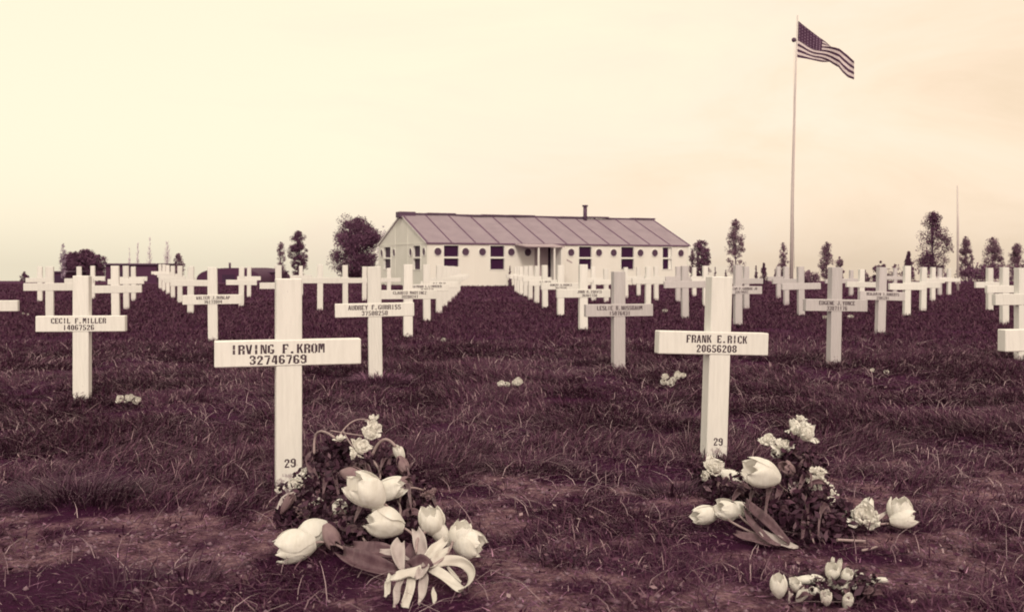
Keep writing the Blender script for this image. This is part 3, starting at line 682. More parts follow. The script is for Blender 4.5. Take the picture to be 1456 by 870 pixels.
# ---------------------------------------------------------------- trees
def leaf_cloud(cent, rad, n, size, r):
    k = r.integers(0, len(cent), n); d = r.normal(0, 1, (n, 3)); d /= np.linalg.norm(d, axis=1)[:, None]
    p = cent[k]+d*(rad[k]*r.random(n)**.45)[:, None]
    a = r.normal(0, 1, (n, 3)); a /= np.linalg.norm(a, axis=1)[:, None]; b2 = np.cross(a, r.normal(0, 1, (n, 3))); b2 /= np.linalg.norm(b2, axis=1)[:, None]
    s = (size*(.5+r.random(n)))[:, None]
    V = np.stack([p-a*s, p-b2*s*.45, p+a*s, p+b2*s*.45], 1).reshape(-1, 3)
    return V
TREES = 0
def tree(px, top, w, d, label, kind='dense', name='tree', cat='tree', base=None, cm=None, group='trees beyond the crosses', nleaf=2200, leaf=None, shape=None, density=1.0):
    """crown width w px, top row px; stands on the far ground"""
    global TREES; TREES += 1
    r = np.random.default_rng(TREES*13+5)
    x = (px-728)/F*d; z0 = float(zground(x, d)); H = EYE-(top-YH)/F*d-z0; W = w/F*d
    t = empty(name, (x, d, z0)); tag(t, label, cat, group)
    nc = {'dense': 95, 'wispy': 60, 'conifer': 40, 'bare': 0, 'bush': 26}[kind]
    if nc:
        if kind == 'conifer':
            s = r.random(nc); cz = H*(.05+.9*s); rr = W/2*(1-s)*.8; crad = .10*W+.22*W*(1-s)
        elif kind == 'wispy':
            s = r.random(nc); cz = H*(.14+.78*s); rr = W/2*(.35+.65*np.sin(np.pi*(s*.82+.12)))*.85*(1-.45*s**3); crad = W*(.10+.14*r.random(nc))
        elif kind == 'bush':
            s = r.random(nc); cz = H*(.1+.72*s); rr = W/2*np.sqrt(1-(s*.85)**2)*.85; crad = .17*W*(.7+.6*r.random(nc))
        else:
            s = r.random(nc); lo = .30 if shape != 'low' else .12; cz = H*(lo+(.93-lo)*s); rr = W/2*np.sqrt(np.clip(1-((s-.48)/.56)**2, .05, 1))*.86; crad = .13*W*(.6+.8*r.random(nc))
        a = r.uniform(0, 2*np.pi, nc); q = np.sqrt(r.random(nc)) if kind != 'wispy' else r.random(nc)**.6
        cent = np.stack([np.cos(a)*rr*q, np.sin(a)*rr*q, cz], -1)
        if kind == 'conifer': cent = np.vstack([cent, [[0, 0, H*.95]]]); crad = np.append(crad, .05*W)
        else: cent = np.vstack([cent, [[0, 0, H*.95]]]); crad = np.append(crad, .06*W)
        n = int(nleaf*density); size = (leaf or max(.05, min(.2, W*.035)))*(.62 if kind == 'wispy' else .68); n = int(n*2.0)
        V = leaf_cloud(cent, crad, n, size, r)
        f = np.arange(n)*4
        np_mesh('crown', V, np.arange(n*4), f, np.full(n, 4), [M[cm or ('crown' if kind in ('dense', 'conifer', 'bush') else 'crown_b')]], t)
    rr_ = random.Random(TREES)
    mb = MB(); tr = max(.05, min(.22, W*.035)) if kind != 'bare' else .07
    bend = rr_.uniform(-.05, .05)*W
    mb.tube([(0, 0, -.3), (bend*.3, 0, H*.35), (bend, 0, H*(.8 if kind != 'bare' else .97))], [tr, tr*.75, tr*.2], 7)
    if nc:
        for k in range(0, nc, 2 if kind != 'bush' else 3):
            c = Vector(cent[k]); s = Vector((bend*.5, 0, min(c.z*.72, H*.7))); mb.tube([s, (s+c)/2+Vector((0, 0, -.02*H)), c], [tr*.4, tr*.28, tr*.1], 5)
    else:
        for k in range(46):
            s = rr_.uniform(.2, .95); a = rr_.uniform(0, 6.28); L = W*.55*(1.15-s)*rr_.uniform(.5, 1)
            p = Vector((bend*s, 0, H*s)); e = p+Vector((math.cos(a)*L, math.sin(a)*L, L*rr_.uniform(1.0, 2.4)))
            e.z = min(e.z, H); mid = (p+e)/2+Vector((math.cos(a)*L*.15, math.sin(a)*L*.15, 0))
            mb.tube([p, mid, e], [.05, .035, .015], 4)
            for j in range(2):
                e2 = mid+Vector((rr_.uniform(-1, 1), rr_.uniform(-1, 1), rr_.uniform(.6, 1.6)))*L*.4; mb.tube([mid, e2], [.014, .006], 3)
    mb.build('trunk', M['bark'] if kind != 'bare' else M['bark_hazed'], t)
    return t
tree(508, 309, 84, 100, 'big dark round leafy tree just left of the hut', 'dense', nleaf=15000, leaf=.12, shape='low')
tree(424, 326, 30, 110, 'narrow dark upright tree with dense crown, left of the round tree', 'dense', cm='crown', nleaf=5000, leaf=.10, shape='low')
tree(399, 342, 19, 115, 'smaller narrow tree beside the dark upright one', 'wispy', nleaf=1300, leaf=.1)
tree(106, 359, 42, 170, 'leftmost round dark bush-like tree behind the far left crosses', 'dense', cm='crown', nleaf=6000, leaf=.22, shape='low')
tree(122, 355, 36, 172, 'taller round dark tree in the group behind the far left crosses', 'dense', cm='crown', nleaf=6000, leaf=.22, shape='low')
tree(141, 361, 26, 168, 'smaller round tree beside the flat dark shed at far left', 'dense', cm='crown', nleaf=1600, leaf=.2, shape='low')
tree(90, 344, 12, 150, 'faint slender tree left of the dark round group', 'wispy', cm='crown_hazed', nleaf=420, leaf=.14)
tree(35, 386, 14, 120, 'tiny dark shrub at the far left horizon', 'bush', cat='shrub', nleaf=500, leaf=.12)
for i, (px, top, w) in enumerate([(184, 350, 8), (196, 343, 11), (213, 334, 13), (238, 342, 22)]):
    tree(px, top, w, 182+i*4, ['first and lowest faint bare tree above the flat shed', 'second faint bare tree above the flat shed', 'third, tallest faint bare tree above the flat shed', 'wide faint bare tree right of the flat shed'][i], 'bare')
tree(254, 359, 18, 140, 'small brownish round tree right of the flat shed', 'wispy', cm='crown_b', nleaf=900, leaf=.16)
tree(545, 318, 22, 108, 'faint wispy tree between the round tree and the hut gable', 'wispy', cm='crown_hazed', nleaf=450, leaf=.11)
tree(997, 340, 30, 95, 'dense dark tree beside the right end of the hut', 'dense', nleaf=3000, leaf=.1, shape='low')
tree(984, 352, 12, 97, 'thin brownish tree touching the right end of the hut', 'wispy', nleaf=500, leaf=.1)
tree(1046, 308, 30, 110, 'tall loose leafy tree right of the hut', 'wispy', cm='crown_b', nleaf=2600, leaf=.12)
tree(1017, 379, 6, 75, 'first tiny dark conifer right of the hut', 'conifer', 'conifer', nleaf=350, leaf=.05)
tree(1032, 383, 6, 75, 'second tiny dark conifer right of the hut', 'conifer', 'conifer', nleaf=350, leaf=.05)
tree(1075, 377, 8, 72, 'narrow dark conifer, smaller of the pair left of the flagpole', 'conifer', 'conifer', nleaf=600, leaf=.05)
tree(1086, 373, 15, 72, 'pointed dark conifer, larger of the pair left of the flagpole', 'conifer', 'conifer', nleaf=1200, leaf=.06)
tree(1102, 382, 6, 76, 'tiny dark conifer close left of the flagpole', 'conifer', 'conifer', nleaf=350, leaf=.05)
tree(1113, 343, 18, 110, 'loose leafy tree just left of the flagpole foot', 'wispy', cm='crown_b', nleaf=1500, leaf=.11)
tree(1150, 385, 30, 105, 'low ragged bush right of the flagpole foot', 'bush', cm='crown_b', cat='shrub', nleaf=1000, leaf=.12)
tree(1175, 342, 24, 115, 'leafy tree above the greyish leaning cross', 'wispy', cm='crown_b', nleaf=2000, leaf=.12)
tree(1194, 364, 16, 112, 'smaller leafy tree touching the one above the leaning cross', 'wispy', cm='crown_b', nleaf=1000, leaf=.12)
tree(1252, 371, 24, 90, 'dark rounded bush behind the cross with a stained post', 'bush', cat='shrub', nleaf=1700, leaf=.1)
tree(1230, 384, 16, 95, 'low shrub left of the dark rounded bush', 'bush', cm='crown_b', cat='shrub', nleaf=700, leaf=.1)
tree(1272, 374, 10, 95, 'slim ragged shrub right of the dark rounded bush', 'wispy', cm='crown_b', nleaf=500, leaf=.1)
tree(1292, 356, 20, 95, 'dark cone shaped tree in the right row of trees', 'conifer', 'conifer', nleaf=1800, leaf=.1)
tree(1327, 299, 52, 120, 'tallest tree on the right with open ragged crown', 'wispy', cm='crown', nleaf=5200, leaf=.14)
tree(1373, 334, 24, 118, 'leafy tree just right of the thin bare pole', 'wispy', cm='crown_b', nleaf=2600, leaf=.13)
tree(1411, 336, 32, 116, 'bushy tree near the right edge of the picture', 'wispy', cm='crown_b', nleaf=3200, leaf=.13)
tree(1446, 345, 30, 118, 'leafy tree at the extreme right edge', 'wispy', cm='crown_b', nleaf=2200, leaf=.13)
tree(725, 377, 6, 47.5, 'small dark conifer shrub by the front wall of the hut', 'conifer', 'conifer', cat='shrub', nleaf=700, leaf=.035)
# low hedge along the right horizon
hx = []
r = np.random.default_rng(99); n = 120
cx = r.uniform(33, 66, n); ch = .25+r.random(n)*1.0
cent = np.stack([cx, 95+r.normal(0, 1.2, n), ch], -1); V = leaf_cloud(cent, .5+.35*r.random(n), 9000, .11, r)
V[:, 2] += zbase(95.0)
o = np_mesh('hedge', V, np.arange(36000), np.arange(9000)*4, np.full(9000, 4), [M['crown']]); tag(o, 'low dark hedge along the horizon at the right', 'hedge')
# ---------------------------------------------------------------- distant dark sheds
def shed(px0, px1, pyt, d, depth, label, name='shed', profile='flat'):
    x0, x1 = (px0-728)/F*d, (px1-728)/F*d; z0 = float(zbase(d)); h = EYE-(pyt-YH)/F*d-z0
    e = empty(name, ((x0+x1)/2, d, z0)); tag(e, label, 'building'); w = (x1-x0)/2
    if profile == 'flat':
        mb = MB(); mb.bx(-w, w, 0, depth, -.5, h-.25); mb.build('wall', M['shed'], e)
        mb = MB(); mb.bx(-w-.25, w+.25, -.3, depth+.3, h-.25, h, bev=.04); mb.build('roof', M['dark'], e)
        mb = MB(); mb.bx(-w*.2-1, -w*.2+1, -.06, -.005, -.4, h*.6); mb.build('door', M['hole'], e)
    else:
        mb = MB(); n = 20
        rows = [[(-w+2*w*(.5-.5*math.cos(math.pi*k/n)) if False else -w*math.cos(math.pi*k/n), y, (h)*(math.sin(math.pi*k/n)**.62)) for k in range(n+1)] for y in (0, depth)]
        mb.grid(rows); mb.poly(rows[0]); mb.poly(rows[1][::-1]); rf = mb.build('arched_roof', M['shed'], e)
        mb = MB(); mb.tube([(-w*.02, 1, h-.2), (-w*.02, 1, h+.75)], .16, 8); mb.build('stovepipe', M['dark'], rf)
        mb = MB(); mb.bx(-.9, .9, -.07, -.005, -.4, h*.55); mb.build('door', M['hole'], e)
shed(150, 222.5, 374.5, 150, 12, 'long dark flat roofed shed at far left behind the crosses')
shed(76, 92, 385.5, 160, 8, 'small dark low shed left of the round tree group')
shed(279, 371, 381, 150, 20, 'dark arched hut with a short stovepipe left of the nearest cross', 'arched_hut', 'arch')
shed(371, 392, 385.5, 158, 8, 'low dark shed joined to the right of the arched hut')
# ---------------------------------------------------------------- flowers
def frame(axis):
    a = Vector(axis).normalized(); u = a.orthogonal().normalized(); return a, u, a.cross(u)
def petals(mb, c, axis, L, Rr, n=6, opn=0.0, mi=0, jit=.08, spin=None, wide=1.0, nu=14, nv=11, curl=0.0, wav=.10):
    """cup of n curved petals; c = centre of the head"""
    a, u, w = frame(axis); base = Vector(c)-a*L*.5; sp = random.random()*6.28 if spin is None else spin
    for k in range(n):
        inner = k % 2; phi0 = sp+2*math.pi*k/n; rs = (1.0-.10*inner)*random.uniform(1-jit, 1+jit); ln = L*(1+random.uniform(-jit, jit)); of = opn*random.uniform(.5, 1.4)
        hw = wide*min(1.15, 2*math.pi/n*.92)
        rows = []; tipx = random.uniform(-.25, .25)
        for i in range(nu):
            t = i/(nu-1)
            r = Rr*rs*((math.sin(math.pi*(.09+.70*t))**.8)*(1-of) + of*(.18+1.05*t**.8-.12*t*t))
            te = max(0.0, (t-.42)/.58)
            wd = hw*(.55+.45*min(1, t*2.2))*max(.02, (1-te**2.6))**.5
            row = []
            for j in range(nv):
                s = -1+2*j/(nv-1); ph = phi0+wd*s+tipx*t*t*.4
                rr = r*(1+.035*math.sin(s*4+k)*t+wav*(.4+of)*math.sin(s*6+2*k+3*t)*t*t)*(1+.03*s*(1 if k%3 else -1))
                h = ln*(t - .05*t*s*s + .035*math.sin(5*s+3*k)*t*t - .25*of*t*t)
                row.append(base+a*h+(u*math.cos(ph)+w*math.sin(ph))*rr)
            rows.append(row)
        mb.grid(rows, mi)
def bez(p0, p1, p2, n=9):
    return [p0*(1-t)**2+p1*2*t*(1-t)+p2*t*t for t in [i/(n-1) for i in range(n)]]
def direction(deg, toward):
    a = R(deg); k = math.cos(R(toward)); return Vector((math.cos(a)*k, -math.sin(R(toward)), math.sin(a)*k))
def lp(par, p): return p-par.location
def tulip(par, px, py, z, Lp, Wp, deg, toward=15, opn=0.0, stem=None, m='petal', name='tulip_head', n=6, sr=.0042, smat='stem'):
    c = P(px, py, z); d = c.y; L = Lp/F*d; Rr = Wp/2/F*d; ax = direction(deg, toward)
    mb = MB(); petals(mb, lp(par, c), ax, L, Rr*.98, n, opn); mb.build(name, M[m], par)
    if stem:
        b0 = lp(par, c)-ax*L*.46; pts = [P(*q) for q in stem]
        if len(pts) == 1: mid = b0-ax*(pts[0]-par.location-b0).length*.45; cur = bez(b0, mid, lp(par, pts[0]))
        else: cur = bez(b0, lp(par, pts[0]), lp(par, pts[1]))
        mb = MB(); mb.tube(cur, [sr]*len(cur), 7); mb.build('stem', M[smat], par)
def ruffle(par, px, py, z, Wp, deg=90, toward=50, m='petal', name='ruffled_flower', n=11, layers=3):
    c = P(px, py, z); W = Wp/F*c.y; mb = MB(); ax = direction(deg, toward)
    for k in range(layers+1):
        f = 1-k*.20
        petals(mb, lp(par, c)+ax*W*(.03+.07*k), ax, W*.62*f, W*.50*f, 7-k, max(.15, .95-.28*k), jit=.35, wide=.62, nu=9, nv=9, wav=.16)
    mb.build(name, M[m], par)
def cluster(par, px, py, z, Wp, Hp, n, m='petal', size=.011, name='floret_cluster', deg=90):
    c = P(px, py, z); d = c.y; mb = MB()
    for k in range(n):
        a = random.uniform(0, 6.28); t = random.uniform(-1, 1); r = math.sqrt(1-t*t)
        o = Vector((math.cos(a)*r*Wp/2/F*d, math.sin(a)*r*Wp/2/F*d, t*Hp/2/F*d))*random.uniform(.25, 1)
        ax = (o.normalized()+Vector((random.uniform(-.4, .4), random.uniform(-.6, 0), random.uniform(-.4, .4))))
        s = size*random.uniform(.7, 1.3); petals(mb, lp(par, c)+o, ax, s*1.5, s*.7, 5, .8, nu=4, nv=3, wide=.7)
    mb.build(name, M[m], par)
def leaf(par, pts, wid, m='leaf', name='leaf', fold=.25, twist=0.0, tip=True):
    """pts: (px, py, z) along the leaf; wid in metres"""
    Q = [lp(par, P(*p)) for p in pts]
    if len(Q) == 3: Q = bez(Q[0], Q[1]*2-(Q[0]+Q[2])/2, Q[2], 13)
    else:
        out = []
        for i in range(len(Q)-1):
            p0 = Q[max(i-1, 0)]; p1 = Q[i]; p2 = Q[i+1]; p3 = Q[min(i+2, len(Q)-1)]
            for k in range(5):
                t = k/5; out.append(.5*((2*p1)+(p2-p0)*t+(2*p0-5*p1+4*p2-p3)*t*t+(3*p1-p0-3*p2+p3)*t**3))
        Q = out+[Q[-1]]
    n = len(Q); rows = []
    for i, p in enumerate(Q):
        t = i/(n-1); tg = (Q[min(i+1, n-1)]-Q[max(i-1, 0)]).normalized()
        vw = (p+par.location-Vector((0, 0, EYE))).normalized()   # broad side roughly facing up and out
        nrm = (Vector((0, -.75, .65))); sd = tg.cross(nrm)
        if sd.length < .1: sd = tg.cross(Vector((1, 0, 0)))
        sd.normalize(); nn = sd.cross(tg)
        if twist: q = Matrix.Rotation(twist*t, 3, tg); sd = q @ sd; nn = q @ nn
        w = wid*.5*((math.sin(math.pi*(.12+.86*t))**.6) if tip else 1.0)
        rows.append([p+sd*w*s+nn*wid*fold*(abs(s)**1.5-.5)+nn*.004*math.sin(9*t+3*s) for s in (-1, -.66, -.33, 0, .33, .66, 1)])
    mb = MB(); mb.grid(rows)
    o = mb.build(name, M[m], par)
    so = o.modifiers.new('thick', 'SOLIDIFY'); so.thickness = .0012
    return o
def filler(par, blobs, n, size, m='filler', name='filler_foliage', sprigs=0):
    n = int(n*.6); size *= 1.45
    r = np.random.default_rng(int(abs(par.location.x)*1000)); cs, rs = [], []
    for (px, py, z, rp) in blobs:
        c = lp(par, P(px, py, z)); cs.append(c[:]); rs.append(rp/F*(c.y+par.location.y))
    V = leaf_cloud(np.array(cs), np.array(rs), n, size, r)
    gz = zground(V[:, 0]+par.location.x, V[:, 1]+par.location.y)-par.location.z
    V[:, 2] = np.maximum(V[:, 2], gz+.002)
    V = V.reshape(-1, 4, 3); 
    V = V.reshape(-1, 3)
    np_mesh(name, V, np.arange(n*4), np.arange(n)*4, np.full(n, 4), [M[m]], par)
BQ = 'flower bouquets laid before the near crosses'
# left bouquet
g = G(480, 770); lb = empty('tulip_bouquet', g); tag(lb, 'large bouquet of white tulips and dark leaves before the nearest left cross', 'bouquet', BQ)
filler(lb, [(430, 700, .08, 34), (470, 690, .16, 44), (510, 670, .20, 40), (470, 735, .08, 46), (520, 720, .14, 46), (560, 690, .16, 40), (590, 715, .10, 34), (430, 730, .05, 34), (500, 765, .06, 40), (540, 770, .05, 40), (480, 640, .27, 22), (555, 660, .22, 30), (610, 745, .05, 26), (455, 660, .2, 24), (412, 735, .04, 22), (570, 760, .05, 36)], 9000, .0105)
tulip(lb, 421, 776, .055, 56, 46, 188, 12, 0, [(500, 789, .04)])
tulip(lb, 446, 757, .07, 46, 42, 205, 20, .05, [(520, 770, .06)])
tulip(lb, 522, 698, .26, 58, 50, 140, 18, .08, [(560, 740, .14)])
tulip(lb, 552, 695, .21, 48, 34, 20, 10, .1)
tulip(lb, 549, 742, .15, 52, 46, 158, 14, 0, [(592, 782, .08)])
tulip(lb, 614, 741, .16, 40, 38, 100, 15, 0, [(590, 750, .15), (592, 785, .10)])
tulip(lb, 626, 757, .12, 46, 26, 125, 12, .05)
tulip(lb, 664, 771, .09, 48, 44, -12, 22, .08, [(640, 797, .10), (606, 806, .07)])
tulip(lb, 655, 762, .11, 40, 36, 75, 15, 0)
tulip(lb, 483, 723, .13, 26, 24, 80, 25, .1, m='petal', name='small_tulip_head')
tulip(lb, 573, 688, .19, 26, 22, 20, 20, 0, m='petal_dull', name='closed_bud')
tulip(lb, 499, 674, .24, 32, 24, -10, 25, .1, m='petal_dull', name='closed_bud')
tulip(lb, 568, 645, .27, 26, 16, 110, 20, .1, m='petal', name='small_tulip_head')
tulip(lb, 572, 660, .24, 26, 18, -60, 20, .1, m='petal_dull', name='closed_bud')
tulip(lb, 408, 716, .10, 34, 14, 60, 10, .0, m='petal_dull', name='closed_bud')
tulip(lb, 470, 760, .09, 34, 26, -60, 15, .1, m='petal_dull', name='closed_bud')
ruffle(lb, 442, 671, .17, 34, 60, 40)
ruffle(lb, 420, 690, .12, 22, 90, 40)
ruffle(lb, 398, 696, .06, 12, 90, 40, n=8, layers=2)
ruffle(lb, 513, 638, .32, 28, 60, 30)
ruffle(lb, 503, 645, .31, 16, 190, 10, layers=2)
ruffle(lb, 525, 619, .36, 24, 60, 30)
ruffle(lb, 532, 607, .385, 18, 60, 30, n=9)
ruffle(lb, 530, 596, .40, 15, 100, 20, n=8, layers=2)
ruffle(lb, 483, 624, .34, 14, 95, 10, n=7, layers=2)
cluster(lb, 611, 702, .16, 26, 22, 26, size=.009, m='petal_dull')
cluster(lb, 450, 712, .12, 22, 16, 20, size=.009)
cluster(lb, 430, 725, .08, 26, 30, 30, size=.007, m='petal_dull')
def stemline(par, pts, r=.0035, m='stem', name='stem'):
    Q = [lp(par, P(*p)) for p in pts]; Q = bez(Q[0], Q[1]*2-(Q[0]+Q[2])/2, Q[2], 13); mb = MB(); mb.tube(Q, r, 6); mb.build(name, M[m], par)
stemline(lb, [(530, 645, .28), (545, 625, .32), (562, 634, .30)], .006)
stemline(lb, [(478, 628, .33), (500, 600, .39), (526, 598, .40)], .003)
stemline(lb, [(447, 645, .25), (452, 615, .33), (476, 622, .34)], .005)
stemline(lb, [(470, 612, .36), (500, 617, .35), (515, 619, .355)], .003)
stemline(lb, [(488, 612, .35), (498, 630, .32), (505, 636, .32)], .003)
stemline(lb, [(536, 690, .2), (540, 672, .22), (530, 655, .25)], .005)
stemline(lb, [(568, 714, .15), (578, 695, .19), (602, 697, .17)], .004)
stemline(lb, [(470, 766, .06), (500, 776, .05), (535, 790, .04)], .003)
stemline(lb, [(564, 712, .15), (569, 722, .14), (568, 735, .13)], .005)
leaf(lb, [(484, 784, .06), (525, 802, .05), (572, 814, .03)], .062, 'leaf', fold=.5)
leaf(lb, [(500, 775, .07), (540, 782, .07), (575, 790, .05)], .05, 'leaf')
leaf(lb, [(395, 735, .03), (405, 712, .08), (420, 700, .11)], .035, 'leaf_pale')
leaf(lb, [(405, 740, .03), (415, 720, .07), (418, 702, .10)], .03, 'leaf')
leaf(lb, [(455, 690, .15), (440, 655, .22), (452, 640, .26)], .03, 'leaf')
leaf(lb, [(535, 720, .15), (510, 700, .18), (490, 698, .19)], .03, 'leaf')
leaf(lb, [(540, 783, .09), (560, 786, .085), (582, 795, .07)], .022, 'leaf_pale')
leaf(lb, [(570, 768, .12), (565, 786, .09), (572, 812, .05)], .045, 'leaf_pale', fold=.45, twist=-.4)
leaf(lb, [(591, 752, .15), (599, 776, .11), (603, 800, .07)], .042, 'leaf_pale', fold=.45, twist=.4)
leaf(lb, [(634, 766, .12), (618, 782, .10), (602, 796, .08)], .034, 'ribbon', fold=.4)
leaf(lb, [(590, 775, .09), (586, 795, .06), (592, 815, .04)], .06, 'leaf')
leaf(lb, [(520, 745, .11), (500, 752, .1), (480, 745, .1)], .03, 'leaf')
leaf(lb, [(560, 740, .10), (585, 728, .12), (600, 735, .10)], .03, 'leaf')
random.seed(21)
for k in range(26):
    bx_, by_, bz_ = random.choice([(430, 705, .09), (470, 690, .17), (510, 675, .21), (470, 735, .1), (520, 725, .15), (565, 695, .17), (595, 720, .11), (490, 650, .26), (550, 665, .22), (440, 740, .06)])
    a = random.uniform(0, 6.28); L = random.uniform(18, 38); q = (bx_+random.uniform(-14, 14), by_+random.uniform(-10, 10))
    leaf(lb, [(q[0], q[1], bz_), (q[0]+math.cos(a)*L*.5, q[1]-abs(math.sin(a))*L*.4-5, bz_+.03), (q[0]+math.cos(a)*L, q[1]-math.sin(a)*L*.7+3, bz_+.01)], random.uniform(.014, .03), 'leaf', fold=.4, twist=random.uniform(-1, 1))
# ribbon: loops and tails
leaf(lb, [(618, 801, .08), (636, 796, .085), (658, 799, .075), (671, 812, .06), (667, 828, .05), (652, 840, .03)], .032, 'ribbon', 'ribbon', .15, 1.4, tip=False)
leaf(lb, [(600, 797, .08), (622, 812, .065), (640, 826, .045), (657, 838, .03)], .034, 'ribbon', 'ribbon', .15, -.5, tip=False)
leaf(lb, [(634, 801, .07), (644, 815, .05), (655, 828, .035)], .010, 'ribbon', 'ribbon', .1, .3, tip=False)
leaf(lb, [(600, 812, .07), (582, 816, .065), (566, 820, .065), (552, 822, .06)], .040, 'ribbon', 'ribbon', .3, .9, tip=False)
leaf(lb, [(556, 816, .06), (552, 830, .045), (550, 846, .03)], .018, 'ribbon', 'ribbon', .3, .3, tip=False)
leaf(lb, [(570, 820, .06), (566, 838, .04), (563, 860, .015)], .022, 'leaf_pale', 'ribbon', .4, .7, tip=False)
leaf(lb, [(586, 816, .06), (583, 834, .04), (575, 862, .01)], .026, 'ribbon', 'ribbon', .4, -.6, tip=False)
leaf(lb, [(600, 812, .065), (603, 832, .045), (596, 858, .015)], .030, 'leaf_pale', 'ribbon', .35, .6)
leaf(lb, [(618, 856, .02), (617, 846, .03), (616, 834, .05)], .014, 'ribbon', 'ribbon', .15, .2)
leaf(lb, [(580, 806, .06), (598, 800, .085), (614, 806, .075)], .045, 'leaf', fold=.5)
leaf(lb, [(612, 806, .075), (625, 790, .095), (640, 778, .10)], .030, 'ribbon', fold=.35)
leaf(lb, [(606, 800, .08), (600, 812, .075), (590, 822, .06)], .03, 'leaf_pale', fold=.4)
# right bouquet
g = G(1110, 735); rb = empty('tulip_bouquet', g); tag(rb, 'loose bouquet of white tulips laid at the foot of the near right cross', 'bouquet', BQ)
filler(rb, [(1060, 700, .09, 34), (1100, 705, .1, 44), (1140, 690, .13, 40), (1130, 730, .06, 46), (1170, 725, .07, 40), (1100, 740, .04, 40), (1150, 760, .03, 46), (1195, 740, .03, 30), (1035, 705, .05, 26), (1020, 695, .04, 20), (1130, 655, .2, 30), (1150, 670, .17, 28), (1000, 680, .04, 18), (1190, 760, .02, 34), (1120, 630, .26, 14)], 7500, .0105)
tulip(rb, 1084, 673, .22, 52, 44, 160, 10, .14, [(1105, 690, .16), (1122, 700, .12)])
tulip(rb, 1004, 731, .06, 40, 28, 185, 15, .05, [(1045, 748, .04), (1090, 765, .03)])
tulip(rb, 1035, 725, .085, 36, 30, 160, 15, .05, [(1060, 745, .05), (1095, 762, .03)])
tulip(rb, 1050, 724, .08, 40, 24, 178, 12, .1)
tulip(rb, 1041, 678, .10, 34, 20, -25, 15, .0, name='small_tulip_head')
tulip(rb, 1029, 693, .07, 26, 22, 60, 15, .0, m='petal_dull', name='closed_bud')
ruffle(rb, 1014, 667, .09, 30, 70, 40)
ruffle(rb, 1005, 675, .07, 16, 200, 30, layers=2)
ruffle(rb, 1092, 627, .27, 24, 100, 30, n=9)
ruffle(rb, 1115, 636, .25, 26, 80, 30)
tulip(rb, 1108, 642, .23, 24, 18, 200, 20, .2, name='small_tulip_head')
ruffle(rb, 1137, 612, .31, 24, 110, 20, n=9)
ruffle(rb, 1145, 618, .30, 30, 60, 30)
tulip(rb, 1131, 608, .315, 26, 14, 110, 10, .1, name='small_tulip_head')
tulip(rb, 1150, 613, .31, 24, 14, 70, 10, .1, name='small_tulip_head')
ruffle(rb, 1139, 596, .345, 14, 80, 20, n=7, layers=2)
tulip(rb, 1120, 668, .19, 26, 22, 140, 20, .1, m='petal_dull', name='closed_bud')
cluster(rb, 1162, 680, .18, 32, 38, 60, size=.012)
cluster(rb, 1184, 706, .13, 16, 34, 34, size=.006)
ruffle(rb, 1226, 735, .06, 40, 100, 40, n=15)
cluster(rb, 1207, 733, .05, 26, 16, 14, size=.008)
tulip(rb, 1279, 727, .075, 40, 34, 95, 20, 0, [(1255, 745, .04), (1235, 745, .03)])
tulip(rb, 1284, 738, .055, 36, 26, 15, 15, 0)
stemline(rb, [(1122, 690, .14), (1130, 650, .2), (1150, 655, .19)], .004)
stemline(rb, [(1128, 640, .24), (1145, 648, .22), (1152, 668, .18)], .004)
stemline(rb, [(1116, 605, .3), (1130, 592, .345), (1140, 602, .33)], .002, 'leaf')
stemline(rb, [(1120, 588, .36), (1135, 600, .33), (1150, 608, .3)], .0025, 'leaf')
stemline(rb, [(1147, 700, .12), (1146, 730, .07), (1157, 770, .03)], .003)
stemline(rb, [(1190, 767, .03), (1210, 768, .025), (1231, 769, .025)], .0055)
leaf(rb, [(1058, 712, .12), (1088, 740, .08), (1122, 772, .03)], .042, 'leaf', fold=.5)
leaf(rb, [(1082, 755, .05), (1105, 768, .03), (1135, 778, .015)], .035, 'leaf_pale')
leaf(rb, [(1045, 757, .03), (1070, 765, .025), (1100, 775, .015)], .035, 'leaf')
leaf(rb, [(1060, 720, .10), (1078, 755, .05), (1110, 775, .02)], .028, 'leaf')
leaf(rb, [(1125, 655, .2), (1140, 650, .21), (1160, 665, .18)], .022, 'leaf')
leaf(rb, [(1120, 700, .12), (1130, 690, .14), (1142, 688, .14)], .022, 'leaf_pale')
leaf(rb, [(1230, 745, .04), (1245, 738, .05), (1262, 726, .07)], .02, 'leaf_pale')
for k in range(22):
    bx_, by_, bz_ = random.choice([(1060, 700, .1), (1100, 705, .12), (1140, 690, .15), (1130, 730, .07), (1175, 725, .08), (1035, 705, .06), (1130, 655, .21), (1150, 670, .18), (1150, 755, .04)])
    a = random.uniform(0, 6.28); L = random.uniform(18, 36); q = (bx_+random.uniform(-14, 14), by_+random.uniform(-10, 10))
    leaf(rb, [(q[0], q[1], bz_), (q[0]+math.cos(a)*L*.5, q[1]-abs(math.sin(a))*L*.4-5, bz_+.03), (q[0]+math.cos(a)*L, q[1]-math.sin(a)*L*.7+3, bz_+.01)], random.uniform(.014, .028), 'leaf', fold=.4, twist=random.uniform(-1, 1))
